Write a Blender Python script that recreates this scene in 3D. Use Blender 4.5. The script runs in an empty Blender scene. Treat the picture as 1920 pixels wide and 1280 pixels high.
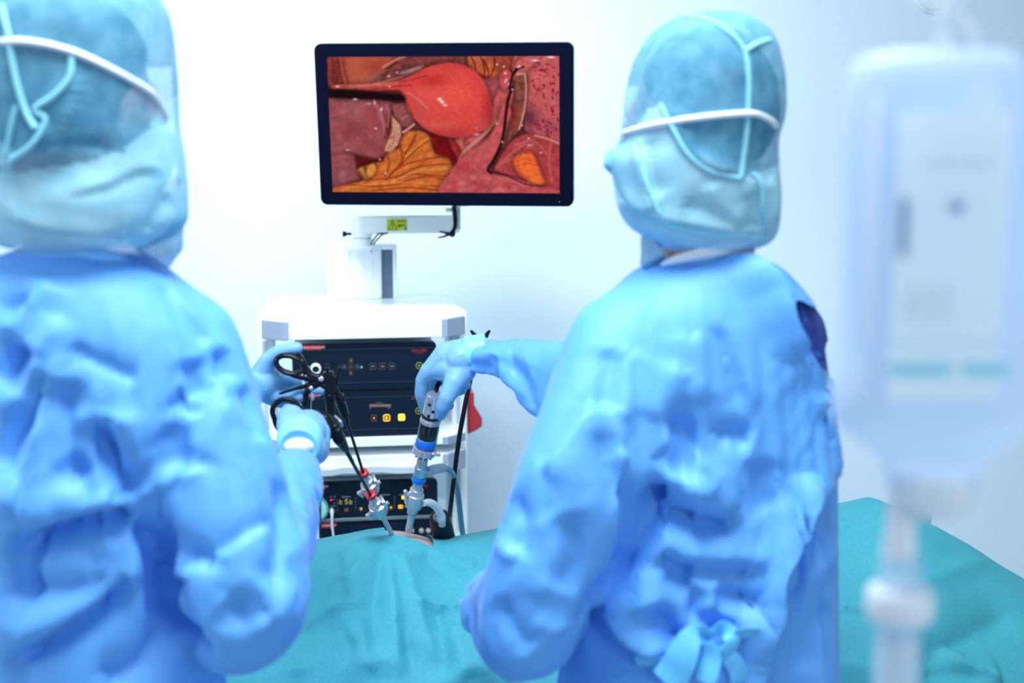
import bpy, bmesh, math, random
import numpy as np
from mathutils import Vector, Matrix, noise
from mathutils.bvhtree import BVHTree

random.seed(7)
np.random.seed(7)
scene = bpy.context.scene
COL = scene.collection

# ------------------------------------------------------------------ camera
F = 2667.0
PITCH = math.radians(9.1)
CAM = Vector((0, 0, 1.62))
cam_d = bpy.data.cameras.new('camera')
cam = bpy.data.objects.new('camera', cam_d)
COL.objects.link(cam)
cam.location = CAM
cam.rotation_euler = (math.radians(90) - PITCH, 0, 0)
cam_d.sensor_width = 36
cam_d.lens = 36 * F / 1920
cam_d.clip_start = 0.05
cam_d.dof.use_dof = True
cam_d.dof.focus_distance = 2.8
cam_d.dof.aperture_fstop = 3.3
scene.camera = cam

# ------------------------------------------------------------------ world, lights, exposure
world = bpy.data.worlds.new('room_daylight')
scene.world = world
world.use_nodes = True
nt = world.node_tree
bg = nt.nodes['Background']
tc = nt.nodes.new('ShaderNodeTexCoord')
sep = nt.nodes.new('ShaderNodeSeparateXYZ')
mr = nt.nodes.new('ShaderNodeMapRange')
mr.inputs['From Min'].default_value = -0.45
mr.inputs['From Max'].default_value = 0.6
ramp = nt.nodes.new('ShaderNodeMix')
ramp.data_type = 'RGBA'
ramp.inputs[6].default_value = (0.12, 0.28, 0.70, 1)
ramp.inputs[7].default_value = (0.86, 0.95, 1.0, 1)
nt.links.new(tc.outputs['Generated'], sep.inputs[0])
nt.links.new(sep.outputs['Z'], mr.inputs['Value'])
nt.links.new(mr.outputs[0], ramp.inputs[0])
nt.links.new(ramp.outputs[2], bg.inputs['Color'])
bg.inputs['Strength'].default_value = 0.40


def area(name, loc, target, sx, sy, power, col, spread=180):
    d = bpy.data.lights.new(name, 'AREA')
    d.shape = 'RECTANGLE'
    d.size, d.size_y = sx, sy
    d.energy = power
    d.color = col
    d.spread = math.radians(spread)
    o = bpy.data.objects.new(name, d)
    COL.objects.link(o)
    o.location = loc
    o.rotation_euler = (Vector(target) - Vector(loc)).to_track_quat('-Z', 'Y').to_euler()
    return o


area('ceiling_lamp_panel', (-0.1, 1.25, 3.0), (0.0, 1.75, 0.8), 1.3, 0.8, 72, (0.93, 0.98, 1.0))
area('back_wall_fill', (-0.50, 2.95, 2.75), (-0.38, 4.5, 0.75), 1.4, 0.45, 25, (0.90, 0.98, 1.0), 108)  # unseen light added to brighten the back wall, narrowed to miss the arms
area('bottle_fill', (0.95, -0.35, 1.75), (0.25, 0.8, 1.4), 0.5, 0.7, 10, (0.92, 0.98, 1.0))  # unseen fill added on the camera side to lift the infusion bottle, no window
area('left_side_fill', (-3.2, 1.2, 1.9), (0.2, 2.6, 1.2), 1.6, 1.4, 38, (0.9, 0.97, 1.0))  # soft fill added out of frame on the left, no window there
scene.view_settings.view_transform = 'Standard'
scene.view_settings.look = 'None'
scene.view_settings.exposure = 0.0
scene.view_settings.gamma = 1.0
scene.view_settings.use_curve_mapping = False

# ------------------------------------------------------------------ pixel <-> world
RIGHT = Vector((1, 0, 0))
FWD = Vector((0, math.cos(PITCH), -math.sin(PITCH)))
UP = Vector((0, math.sin(PITCH), math.cos(PITCH)))


def ray(px, py):
    return (FWD + RIGHT * ((px - 960) / F) + UP * (-(py - 640) / F))


def W(px, py, Y):
    d = ray(px, py)
    return CAM + d * (Y / d.y)


def to_px(v):
    r = Vector(v) - CAM
    z = r.dot(FWD)
    return 960 + F * r.dot(RIGHT) / z, 640 - F * r.dot(UP) / z


def pxm(n, Y):
    return n * Y / F


# ------------------------------------------------------------------ materials
def srgb(r, g, b):
    f = lambda c: (c / 255 / 12.92) if c / 255 <= 0.04045 else ((c / 255 + 0.055) / 1.055) ** 2.4
    return (f(r), f(g), f(b), 1)


MATS = {}


def mat(name, col, rough=0.5, metal=0.0, bump=None, emis=None, transp=0.0, sss=0.0, coat=0.0, mottle=None,
        transl=0.0, spec=0.5, sheen=0.0):
    if name in MATS:
        return MATS[name]
    m = bpy.data.materials.new(name)
    m.use_nodes = True
    n = m.node_tree
    p = n.nodes['Principled BSDF']
    out = n.nodes['Material Output']
    p.inputs['Base Color'].default_value = col
    p.inputs['Roughness'].default_value = rough
    p.inputs['Metallic'].default_value = metal
    p.inputs['Specular IOR Level'].default_value = spec
    if sheen:
        p.inputs['Sheen Weight'].default_value = sheen
        p.inputs['Sheen Roughness'].default_value = 0.4
    if coat:
        p.inputs['Coat Weight'].default_value = coat
        p.inputs['Coat Roughness'].default_value = 0.08
    if sss:
        p.inputs['Subsurface Weight'].default_value = sss
        p.inputs['Subsurface Radius'].default_value = (0.01, 0.006, 0.005)
        p.inputs['Subsurface Scale'].default_value = 1.0
    if emis:
        p.inputs['Emission Color'].default_value = emis[0]
        p.inputs['Emission Strength'].default_value = emis[1]
    tcn = None
    if bump or mottle:
        tcn = n.nodes.new('ShaderNodeTexCoord')
    if bump:
        nz = n.nodes.new('ShaderNodeTexNoise')
        nz.inputs['Scale'].default_value = bump[0]
        nz.inputs['Detail'].default_value = 4
        b = n.nodes.new('ShaderNodeBump')
        b.inputs['Strength'].default_value = bump[1]
        b.inputs['Distance'].default_value = bump[2] if len(bump) > 2 else 0.004
        n.links.new(tcn.outputs['Object'], nz.inputs['Vector'])
        n.links.new(nz.outputs[0], b.inputs['Height'])
        n.links.new(b.outputs[0], p.inputs['Normal'])
    if mottle:
        nz = n.nodes.new('ShaderNodeTexNoise')
        nz.inputs['Scale'].default_value = mottle[0]
        nz.inputs['Detail'].default_value = 5
        mx = n.nodes.new('ShaderNodeMix')
        mx.data_type = 'RGBA'
        mx.inputs[6].default_value = col
        mx.inputs[7].default_value = mottle[1]
        mp = n.nodes.new('ShaderNodeMapRange')
        mp.inputs['From Min'].default_value = 0.35
        mp.inputs['From Max'].default_value = 0.68
        n.links.new(tcn.outputs['Object'], nz.inputs['Vector'])
        n.links.new(nz.outputs[0], mp.inputs['Value'])
        n.links.new(mp.outputs[0], mx.inputs[0])
        n.links.new(mx.outputs[2], p.inputs['Base Color'])
    surf = p.outputs[0]
    if transl:
        t = n.nodes.new('ShaderNodeBsdfTranslucent')
        t.inputs['Color'].default_value = col
        mx = n.nodes.new('ShaderNodeMixShader')
        mx.inputs[0].default_value = transl
        n.links.new(surf, mx.inputs[1])
        n.links.new(t.outputs[0], mx.inputs[2])
        surf = mx.outputs[0]
    if transp:
        t = n.nodes.new('ShaderNodeBsdfTransparent')
        mx = n.nodes.new('ShaderNodeMixShader')
        mx.inputs[0].default_value = transp
        n.links.new(surf, mx.inputs[1])
        n.links.new(t.outputs[0], mx.inputs[2])
        surf = mx.outputs[0]
    n.links.new(surf, out.inputs['Surface'])
    MATS[name] = m
    return m


GOWN = mat('gown_blue', (0.12, 0.42, 0.98, 1), 0.55, bump=(260, 0.08, 0.002), spec=0.45, sheen=0.15)
HOOD = mat('hood_fabric', (0.095, 0.39, 0.64, 1), 0.7, bump=(300, 0.1, 0.002), transp=0.38, spec=0.25, mottle=(55, (0.19, 0.54, 0.80, 1)))
HOOD2 = mat('hood_fabric_double', (0.40, 0.78, 0.95, 1), 0.7, bump=(300, 0.1, 0.002), transp=0.22, spec=0.25, mottle=(40, (0.30, 0.70, 0.92, 1)))
TAPE = mat('hood_seam', (0.27, 0.68, 0.84, 1), 0.7, spec=0.25)
GLOVE = mat('glove_blue', (0.21, 0.48, 0.80, 1), 0.42, bump=(90, 0.12, 0.003), spec=0.4)
CUFF = mat('glove_cuff', (0.25, 0.78, 0.93, 1), 0.45, bump=(120, 0.1, 0.002))
ELAST = mat('white_elastic', (0.82, 0.9, 0.97, 1), 0.7)
SKIN = mat('skin', (0.62, 0.40, 0.33, 1), 0.5, sss=0.15)
SKIN_P = mat('skin_patient', (0.44, 0.33, 0.32, 1), 0.5, bump=(160, 0.2, 0.002))
HAIR = mat('dark_hair', (0.02, 0.03, 0.035, 1), 0.7, mottle=(70, (0.06, 0.06, 0.06, 1)))
NAVY = mat('navy_scrubs', (0.018, 0.05, 0.32, 1), 0.8)
MASKM = mat('mask_blue', (0.2, 0.6, 0.85, 1), 0.7)
DRAPE = mat('drape_teal', (0.048, 0.35, 0.455, 1), 0.68, bump=(420, 0.25, 0.0012), spec=0.3, mottle=(240, (0.062, 0.40, 0.505, 1)))
WHITE = mat('white_powdercoat', (0.80, 0.88, 0.93, 1), 0.3)
WHITEG = mat('white_gloss', (0.82, 0.90, 0.95, 1), 0.18)
GREYB = mat('grey_blue_plastic', (0.30, 0.38, 0.52, 1), 0.45)
GREYL = mat('light_grey_plastic', (0.50, 0.58, 0.68, 1), 0.45)
DARKCH = mat('dark_channel', (0.10, 0.15, 0.24, 1), 0.5)
PANEL = mat('console_black', (0.006, 0.013, 0.030, 1), 0.3, spec=0.14)
CASE = mat('console_case', (0.85, 0.90, 0.95, 1), 0.35)
BEZEL = mat('bezel_black', (0.002, 0.003, 0.012, 1), 0.25, spec=0.06)
BLACK = mat('black_plastic', (0.006, 0.008, 0.013, 1), 0.3, spec=0.2)
GLOSSB = mat('gloss_black', (0.006, 0.007, 0.010, 1), 0.12, spec=0.6)
RUBBER = mat('black_rubber', (0.008, 0.011, 0.018, 1), 0.45, spec=0.3)
CHROME = mat('chrome_steel', (0.56, 0.56, 0.61, 1), 0.22, metal=0.55, spec=0.8)
STEEL = mat('brushed_steel', (0.55, 0.60, 0.66, 1), 0.32, metal=1.0)
REDC = mat('red_seal', (0.62, 0.015, 0.03, 1), 0.35)
REDB = mat('red_bracket', (0.45, 0.03, 0.05, 1), 0.4)
BLUEC = mat('blue_ring', (0.005, 0.20, 0.80, 1), 0.3)
BADGE = mat('red_badge', (0.55, 0.012, 0.03, 1), 0.4)
PRINTW = mat('white_print', (0.75, 0.78, 0.82, 1), 0.5)
PRINTG = mat('grey_print', (0.16, 0.22, 0.28, 1), 0.5)
PRINTR = mat('red_print', (0.45, 0.02, 0.03, 1), 0.5)
OUTL = mat('bronze_outline', (0.10, 0.075, 0.06, 1), 0.5)
GREENR = mat('green_ring', (0.14, 0.24, 0.06, 1), 0.5, emis=((0.35, 0.6, 0.1, 1), 0.12))
AMBER = mat('amber_lamp', (0.8, 0.35, 0.02, 1), 0.4, emis=((1.0, 0.42, 0.02, 1), 0.75))
AMBERD = mat('amber_lamp_dim', (0.3, 0.14, 0.03, 1), 0.4, emis=((1.0, 0.5, 0.08, 1), 0.12))
YELL = mat('yellow_lamp', (0.9, 0.7, 0.05, 1), 0.4, emis=((1.0, 0.75, 0.08, 1), 0.85))
CYANL = mat('cyan_lamp', (0.1, 0.5, 0.6, 1), 0.4, emis=((0.2, 0.7, 0.9, 1), 0.25))
REDL = mat('red_lamp', (0.9, 0.02, 0.08, 1), 0.4, emis=((1.0, 0.03, 0.1, 1), 1.0))
SEGM = mat('segment_display', (0.2, 0.2, 0.02, 1), 0.4, emis=((0.6, 0.62, 0.05, 1), 0.28))
YSTICK = mat('yellow_sticker', (0.52, 0.66, 0.03, 1), 0.5)
KNOB = mat('mint_knob', (0.36, 0.78, 0.76, 1), 0.4)
KNOBR = mat('mint_knob_rim', (0.10, 0.48, 0.50, 1), 0.4)
GREYH = mat('grey_hose', (0.22, 0.33, 0.47, 1), 0.4)
CLEAR = mat('clear_tube', (0.72, 0.86, 0.93, 1), 0.25, transp=0.25, transl=0.3)
BOTTLE = mat('bottle_plastic', (0.66, 0.82, 1.0, 1), 0.3, transp=0.25, transl=0.5)
LABELM = mat('bottle_label', (0.90, 1.0, 1.0, 1), 0.5, transl=0.3, transp=0.45)
CLEARP = mat('clear_plastic', (0.55, 0.75, 0.95, 1), 0.15, transp=0.6, transl=0.3)
WPLAST = mat('white_plastic', (0.84, 0.93, 1.0, 1), 0.35, transl=0.25)
INKD = mat('ink_blue_grey', (0.20, 0.32, 0.58, 1), 0.6)
INKC = mat('ink_cyan', (0.22, 0.66, 0.88, 1), 0.6)

# ------------------------------------------------------------------ mesh helpers
def basis(axis):
    a = Vector(axis).normalized()
    h = Vector((0, 0, 1)) if abs(a.z) < 0.9 else Vector((1, 0, 0))
    u = a.cross(h).normalized()
    v = a.cross(u).normalized()
    return a, u, v


def lathe(bm, a, axis, prof, n=20, uv=None, sq=1.0):
    a = Vector(a)
    ax, u, v = basis(axis)
    if uv:
        u, v = uv
    rings = []
    for t, r in prof:
        c = a + ax * t
        if r < 1e-6:
            rings.append([bm.verts.new(c)])
        else:
            rings.append([bm.verts.new(c + u * (r * math.cos(2 * math.pi * k / n)) + v * (r * sq * math.sin(2 * math.pi * k / n))) for k in range(n)])
    for r0, r1 in zip(rings, rings[1:]):
        for k in range(n):
            k2 = (k + 1) % n
            if len(r0) == 1 and len(r1) == 1:
                continue
            if len(r0) == 1:
                bm.faces.new((r0[0], r1[k], r1[k2]))
            elif len(r1) == 1:
                bm.faces.new((r0[k], r1[0], r0[k2]))
            else:
                bm.faces.new((r0[k], r1[k], r1[k2], r0[k2]))
    if len(rings[0]) > 1:
        bm.faces.new(list(rings[0]))
    if len(rings[-1]) > 1:
        bm.faces.new(list(reversed(rings[-1])))


def cyl(bm, a, b, ra, rb=None, n=20, bev=0.0):
    a, b = Vector(a), Vector(b)
    rb = ra if rb is None else rb
    L = (b - a).length
    if bev:
        pr = [(0, max(ra - bev, 0)), (bev, ra), (L - bev, rb), (L, max(rb - bev, 0))]
    else:
        pr = [(0, ra), (L, rb)]
    lathe(bm, a, b - a, pr, n)


def capsule(bm, a, ra, b, rb, n=16, sq=1.0, uv=None):
    a, b = Vector(a), Vector(b)
    L = (b - a).length
    if L < 1e-6:
        b = a + Vector((0, 0, 1e-4)); L = 1e-4
    pr = []
    for k in range(6):
        t = math.pi / 2 * k / 5
        pr.append((-ra * math.cos(t), ra * math.sin(t)))
    for k in range(1, 5):
        f = k / 5
        pr.append((L * f, ra + (rb - ra) * f))
    for k in range(6):
        t = math.pi / 2 * k / 5
        pr.append((L + rb * math.sin(t), rb * math.cos(t)))
    pr[0] = (pr[0][0], 0); pr[-1] = (pr[-1][0], 0)
    lathe(bm, a, b - a, pr, n, uv, sq)


def chain(bm, pts, n=16):
    for (a, ra), (b, rb) in zip(pts, pts[1:]):
        capsule(bm, a, ra, b, rb, n)


def ellipsoid(bm, c, r, rot=None, n=24):
    res = bmesh.ops.create_uvsphere(bm, u_segments=n, v_segments=n * 2 // 3, radius=1.0)
    M = Matrix.Translation(Vector(c)) @ (rot.to_4x4() if rot else Matrix.Identity(4)) @ Matrix.Diagonal((*r, 1))
    bmesh.ops.transform(bm, matrix=M, verts=res['verts'])


def spline(pts, seg=8):
    P = [Vector(p) for p in pts]
    if len(P) < 3:
        return P
    out = []
    for i in range(len(P) - 1):
        p0 = P[max(i - 1, 0)]; p1 = P[i]; p2 = P[i + 1]; p3 = P[min(i + 2, len(P) - 1)]
        for k in range(seg):
            t = k / seg
            out.append(0.5 * ((2 * p1) + (p2 - p0) * t + (2 * p0 - 5 * p1 + 4 * p2 - p3) * t * t + (3 * p1 - p0 - 3 * p2 + p3) * t ** 3))
    out.append(P[-1])
    return out


def tube(bm, pts, r, n=10, seg=6, flat=1.0, smooth=True, closed=False, upv=None):
    P = spline(pts, seg) if smooth else [Vector(p) for p in pts]
    if closed:
        P = P[:-1]
    m = len(P)
    rr = r if isinstance(r, (list, tuple)) else [r]
    def rad(i):
        if len(rr) == 1:
            return rr[0]
        x = i / (m - 1) * (len(rr) - 1)
        k = min(int(x), len(rr) - 2)
        return rr[k] + (rr[k + 1] - rr[k]) * (x - k)
    rings = []
    u = None
    for i, p in enumerate(P):
        if closed:
            t = (P[(i + 1) % m] - P[i - 1]).normalized()
        else:
            t = (P[min(i + 1, m - 1)] - P[max(i - 1, 0)]).normalized()
        if upv is not None:
            u = Vector(upv) - t * t.dot(Vector(upv))
            u.normalize()
        elif u is None:
            _, u, _ = basis(t)
        else:
            u = (u - t * u.dot(t)).normalized()
        v = t.cross(u)
        rings.append([bm.verts.new(p + u * (rad(i) * flat * math.cos(2 * math.pi * k / n)) + v * (rad(i) * math.sin(2 * math.pi * k / n))) for k in range(n)])
    pairs = list(zip(rings, rings[1:]))
    if closed:
        pairs.append((rings[-1], rings[0]))
    for r0, r1 in pairs:
        for k in range(n):
            bm.faces.new((r0[k], r1[k], r1[(k + 1) % n], r0[(k + 1) % n]))
    if not closed:
        bm.faces.new(list(rings[0])); bm.faces.new(list(reversed(rings[-1])))


def box(bm, lo, hi, bev=0.0, seg=2):
    lo, hi = Vector(lo), Vector(hi)
    res = bmesh.ops.create_cube(bm, size=1.0)
    M = Matrix.Translation((lo + hi) / 2) @ Matrix.Diagonal((*(hi - lo), 1))
    bmesh.ops.transform(bm, matrix=M, verts=res['verts'])
    if bev:
        es = list({e for v in res['verts'] for e in v.link_edges})
        bmesh.ops.bevel(bm, geom=es, offset=bev, segments=seg, affect='EDGES', profile=0.5)


def obox(bm, M, size, bev=0.0, seg=2):
    n0 = len(bm.verts)
    s = Vector(size) / 2
    b2 = bmesh.new()
    box(b2, -s, s, bev, seg)
    b2.transform(M)
    me = bpy.data.meshes.new('t'); b2.to_mesh(me); b2.free()
    bm.from_mesh(me)
    bpy.data.meshes.remove(me)


def prism(bm, poly, o, ex, ey, ez, t0, t1, bev=0.0):
    """polygon in the plane (ex, ey) at o, extruded along ez from t0 to t1"""
    o, ex, ey, ez = Vector(o), Vector(ex), Vector(ey), Vector(ez)
    b2 = bmesh.new()
    A = [b2.verts.new(o + ex * p[0] + ey * p[1] + ez * t0) for p in poly]
    B = [b2.verts.new(o + ex * p[0] + ey * p[1] + ez * t1) for p in poly]
    n = len(poly)
    fa = b2.faces.new(A); fb = b2.faces.new(list(reversed(B)))
    for k in range(n):
        b2.faces.new((A[k], B[k], B[(k + 1) % n], A[(k + 1) % n]))
    bmesh.ops.recalc_face_normals(b2, faces=b2.faces)
    if bev:
        es = [e for e in b2.edges if len(e.link_faces) == 2 and (fa in e.link_faces or fb in e.link_faces)]
        bmesh.ops.bevel(b2, geom=es, offset=bev, segments=2, affect='EDGES')
    me = bpy.data.meshes.new('t'); b2.to_mesh(me); b2.free()
    bm.from_mesh(me)
    bpy.data.meshes.remove(me)


def rrect(x0, y0, x1, y1, r, n=5):
    out = []
    for cx, cy, a0 in ((x1 - r, y1 - r, 0), (x0 + r, y1 - r, 90), (x0 + r, y0 + r, 180), (x1 - r, y0 + r, 270)):
        for k in range(n + 1):
            a = math.radians(a0 + 90 * k / n)
            out.append((cx + r * math.cos(a), cy + r * math.sin(a)))
    return out


WM = {}


def thing(name, label, cat, loc, rot=None, group=None):
    o = bpy.data.objects.new(name, None)
    COL.objects.link(o)
    o.empty_display_size = 0.05
    M = Matrix.Translation(Vector(loc)) @ (rot.to_4x4() if rot is not None else Matrix.Identity(4))
    o.matrix_world = M
    o.location = Vector(loc)
    if rot is not None:
        o.rotation_euler = rot.to_euler()
    WM[o.name] = M
    o['label'] = label
    o['category'] = cat
    if group:
        o['group'] = group
    return o


def obj(name, bm, material, parent=None, M=None, smooth=True, angle=38, label=None, mesh=None):
    """bm verts are in world space (or in frame M); they are stored relative to the parent"""
    if mesh is None:
        if M is not None:
            bm.transform(M)
        if parent is not None:
            bm.transform(WM[parent.name].inverted())
        bmesh.ops.recalc_face_normals(bm, faces=bm.faces)
        me = bpy.data.meshes.new(name)
        bm.to_mesh(me)
        bm.free()
    else:
        me = mesh
        T = Matrix.Identity(4) if M is None else M
        if parent is not None:
            T = WM[parent.name].inverted() @ T
        me.transform(T)
    if smooth:
        me.polygons.foreach_set('use_smooth', [True] * len(me.polygons))
        if angle:
            me.set_sharp_from_angle(angle=math.radians(angle))
    me.materials.append(material)
    o = bpy.data.objects.new(name, me)
    COL.objects.link(o)
    if parent is not None:
        o.parent = parent
        WM[o.name] = WM[parent.name]
    else:
        WM[o.name] = Matrix.Identity(4)
    if label:
        o['label'] = label
    return o


def tag(o, label, cat, group=None, kind=None):
    o['label'] = label
    o['category'] = cat
    if group:
        o['group'] = group
    if kind:
        o['kind'] = kind
    return o


def struct(name, bm, m, M=None):
    o = obj(name, bm, m, None, M)
    o['kind'] = 'structure'
    return o


def NB():
    return bmesh.new()


def evaluated(bm, mods):
    me = bpy.data.meshes.new('tmp')
    bmesh.ops.recalc_face_normals(bm, faces=bm.faces)
    bm.to_mesh(me); bm.free()
    o = bpy.data.objects.new('tmp', me)
    COL.objects.link(o)
    for kind, kw in mods:
        m = o.modifiers.new(kind, kind)
        for k, v in kw.items():
            setattr(m, k, v)
    dg = bpy.context.evaluated_depsgraph_get()
    dg.update()
    res = bpy.data.meshes.new_from_object(o.evaluated_get(dg))
    bpy.data.objects.remove(o)
    bpy.data.meshes.remove(me)
    return res


def remesh(bm, voxel, it=6, fac=0.5):
    return evaluated(bm, [('REMESH', dict(mode='VOXEL', voxel_size=voxel)), ('SMOOTH', dict(factor=fac, iterations=it))])


def verts_np(me):
    a = np.empty(len(me.vertices) * 3, dtype=np.float32)
    me.vertices.foreach_get('co', a)
    return a.reshape(-1, 3).astype(np.float64)


def normals_np(me):
    a = np.empty(len(me.vertices) * 3, dtype=np.float32)
    me.vertices.foreach_get('normal', a)
    return a.reshape(-1, 3).astype(np.float64)


def set_verts(me, v):
    me.vertices.foreach_set('co', v.astype(np.float32).ravel())
    me.update()


def bvh_of(me):
    return BVHTree.FromPolygons([v.co.copy() for v in me.vertices], [tuple(p.vertices) for p in me.polygons])


def hit(bvh, px, py):
    d = ray(px, py).normalized()
    loc, nor, idx, dist = bvh.ray_cast(CAM, d)
    return loc, nor


def sculpt(me, strokes, aff=None):
    """fold strokes: (list of points seen from the camera, width m, amplitude m, kind) pressed into the surface along its normals.
    kind g: rounded ridge (amp<0: valley); L / R: cloth lapping over, raised on that side of the line, a sharp crease on the other"""
    bvh = bvh_of(me)
    v0 = verts_np(me)
    nrm = normals_np(me)
    disp = np.zeros(len(v0))
    for st in strokes:
        pts, wid, amp, kind = st
        P = spline([Vector((p[0], p[1], 0)) for p in pts], 6)
        S = []
        last = None
        for p in P:
            loc, nor = hit(bvh, p.x, p.y)
            if loc is not None and (last is None or (loc - last).length < 0.15):
                S.append(loc); last = loc
        if len(S) < 3:
            continue
        S = np.array([list(s) for s in S])
        # densify
        D = []
        for a, b in zip(S, S[1:]):
            L = np.linalg.norm(b - a)
            k = max(1, int(L / 0.006))
            for i in range(k):
                D.append(a + (b - a) * i / k)
        D.append(S[-1])
        D = np.array(D)
        T = np.gradient(D, axis=0)
        T /= np.linalg.norm(T, axis=1)[:, None] + 1e-9
        n = len(D)
        s = np.linspace(0, 1, n)
        env = np.clip(np.minimum(s, 1 - s) / 0.22, 0, 1)
        env = env * env * (3 - 2 * env)
        lo = D.min(0) - wid * 3; hi = D.max(0) + wid * 3
        sel = np.where(((v0 > lo) & (v0 < hi)).all(1))[0]
        if len(sel) == 0:
            continue
        vs = v0[sel]
        d2 = ((vs[:, None, :] - D[None, :, :]) ** 2).sum(2)
        k = d2.argmin(1)
        dist = np.sqrt(d2[np.arange(len(vs)), k])
        e = env[k]
        if kind == 'g':
            f = np.exp(-np.maximum(np.sqrt(dist ** 2 + (0.22 * wid) ** 2) - 0.22 * wid, 0) / (wid * 0.85))
        else:
            view = D[k] - np.array(CAM)
            view /= np.linalg.norm(view, axis=1)[:, None]
            side = np.cross(T[k], view)          # image right of the travel direction
            sd = ((vs - D[k]) * side).sum(1)
            if kind == 'L':
                sd = -sd
            f = np.where(sd > 0, np.exp(-(sd / wid) ** 2), -0.6 * np.exp(-(sd / (wid * 0.35)) ** 2))
            f *= np.exp(-np.maximum(dist - np.abs(sd), 0) / wid * 1.0)
            # soften the step over about a cell
            tsm = np.clip((sd + 0.004) / 0.008, 0, 1)
            fr = np.exp(-(sd / wid) ** 2)
            fl = -0.6 * np.exp(-(sd / (wid * 0.4)) ** 2)
            f = fl + (fr - fl) * tsm
        disp[sel] += amp * f * e
    v1 = v0 + nrm * disp[:, None]
    set_verts(me, v1)
    return me


def wrinkle(me, amp, scale, stretch=(1, 1, 1), seed=0.0, power=1.0):
    v = verts_np(me)
    n = normals_np(me)
    d = np.empty(len(v))
    for i in range(len(v)):
        q = Vector((v[i, 0] * scale * stretch[0] + seed, v[i, 1] * scale * stretch[1], v[i, 2] * scale * stretch[2] - seed))
        x = noise.noise(q) + 0.5 * noise.noise(q * 2.1)
        d[i] = (1 - abs(x) * 2) if power == 2 else x
    set_verts(me, v + n * (d * amp)[:, None])


def crumple(me, amp, scale, stretch=(1, 1, 1), seed=0.0, mask=None):
    """broad facets of cloth parted by soft creases"""
    v = verts_np(me)
    n = normals_np(me)
    d = np.zeros(len(v))
    for i in range(len(v)):
        m = mask(v[i]) if mask else 1.0
        if m <= 0:
            continue
        p = Vector(v[i])
        w = Vector((noise.noise(p * 4 + Vector((seed, 0, 0))), noise.noise(p * 4 + Vector((0, seed + 9, 0))), noise.noise(p * 4 + Vector((5, 0, seed))))) * 0.06
        p = p + w
        q = Vector((p.x * stretch[0], p.y * stretch[1], p.z * stretch[2])) * scale + Vector((seed, seed * 2, -seed))
        h = math.sqrt(noise.noise(q) ** 2 + 0.002) + 0.45 * math.sqrt(noise.noise(q * 1.9 + Vector((3, 7, 1))) ** 2 + 0.002)
        d[i] = (0.3 - h) * m
    set_verts(me, v + n * (d * amp)[:, None])


def loft(bm, rings, n=48, power=2.2):
    """rings: (centre Vector, half width a, half depth b, yaw)"""
    R = []
    for c, a, b, yaw in rings:
        cy, sy = math.cos(yaw), math.sin(yaw)
        rr = []
        for k in range(n):
            t = 2 * math.pi * k / n
            ct, st = math.cos(t), math.sin(t)
            x = a * math.copysign(abs(ct) ** (2 / power), ct)
            y = b * math.copysign(abs(st) ** (2 / power), st)
            rr.append(bm.verts.new((c[0] + x * cy - y * sy, c[1] + x * sy + y * cy, c[2])))
        R.append(rr)
    for r0, r1 in zip(R, R[1:]):
        for k in range(n):
            bm.faces.new((r0[k], r0[(k + 1) % n], r1[(k + 1) % n], r1[k]))
    bm.faces.new(list(R[0])); bm.faces.new(list(reversed(R[-1])))


def px_ring(xl, xr, py, Y, depth, yaw=0.0):
    a = W(xl, py, Y); b = W(xr, py, Y)
    return ((a + b) / 2, (b.x - a.x) / 2, depth, yaw)


def text_mesh(txt, size, extr=0.0003, spacing=1.0):
    c = bpy.data.curves.new('txt', 'FONT')
    c.body = txt
    c.size = size
    c.extrude = extr
    c.align_x = 'CENTER'
    c.align_y = 'CENTER'
    c.space_character = spacing
    c.resolution_u = 3
    o = bpy.data.objects.new('txt', c)
    COL.objects.link(o)
    dg = bpy.context.evaluated_depsgraph_get(); dg.update()
    me = bpy.data.meshes.new_from_object(o.evaluated_get(dg))
    bpy.data.objects.remove(o)
    return me


def text(name, txt, size, parent, M, material, spacing=1.0, sx=1.0):
    me = text_mesh(txt, size, spacing=spacing)
    if sx != 1.0:
        me.transform(Matrix.Diagonal((sx, 1, 1, 1)))
    return obj(name, None, material, parent, M, smooth=False, mesh=me)
# ------------------------------------------------------------------ room shell
WALL_Y = 4.5
WALLM = mat('wall_paint', (0.66, 0.83, 0.97, 1), 0.75, bump=(95, 0.3, 0.006))
FLOORM = mat('floor_vinyl', (0.35, 0.45, 0.52, 1), 0.4, mottle=(30, (0.40, 0.50, 0.56, 1)))
bm = NB(); box(bm, (-4.0, WALL_Y, 0), (4.0, WALL_Y + 0.1, 3.2)); struct('wall_back', bm, WALLM)
bm = NB(); box(bm, (-4.0, -2.0, -0.1), (4.0, WALL_Y, 0)); struct('floor', bm, FLOORM)
bm = NB(); box(bm, (-4.0, WALL_Y - 0.015, 0), (4.0, WALL_Y, 0.1), 0.004); struct('baseboard_back', bm, mat('baseboard', (0.5, 0.58, 0.65, 1), 0.5))

# round white fitting high on the wall
c = W(1752, -18, WALL_Y)
t = thing('wall_fitting', 'round white domed fitting on the wall at the top edge, behind the infusion bottle', 'wall fitting', c)
s = WALL_Y / F * 1.0
bm = NB(); lathe(bm, c, (0, -1, 0), [(0, 38 * s), (0.02, 38 * s), (0.03, 36 * s), (0.045, 28 * s), (0.055, 14 * s), (0.058, 0)], 40)
obj('dome', bm, WHITEG, t)
bm = NB(); lathe(bm, c, (0, -1, 0), [(0, 42 * s), (0.012, 42 * s), (0.014, 39 * s)], 40)
obj('rim', bm, WHITE, t)

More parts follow.
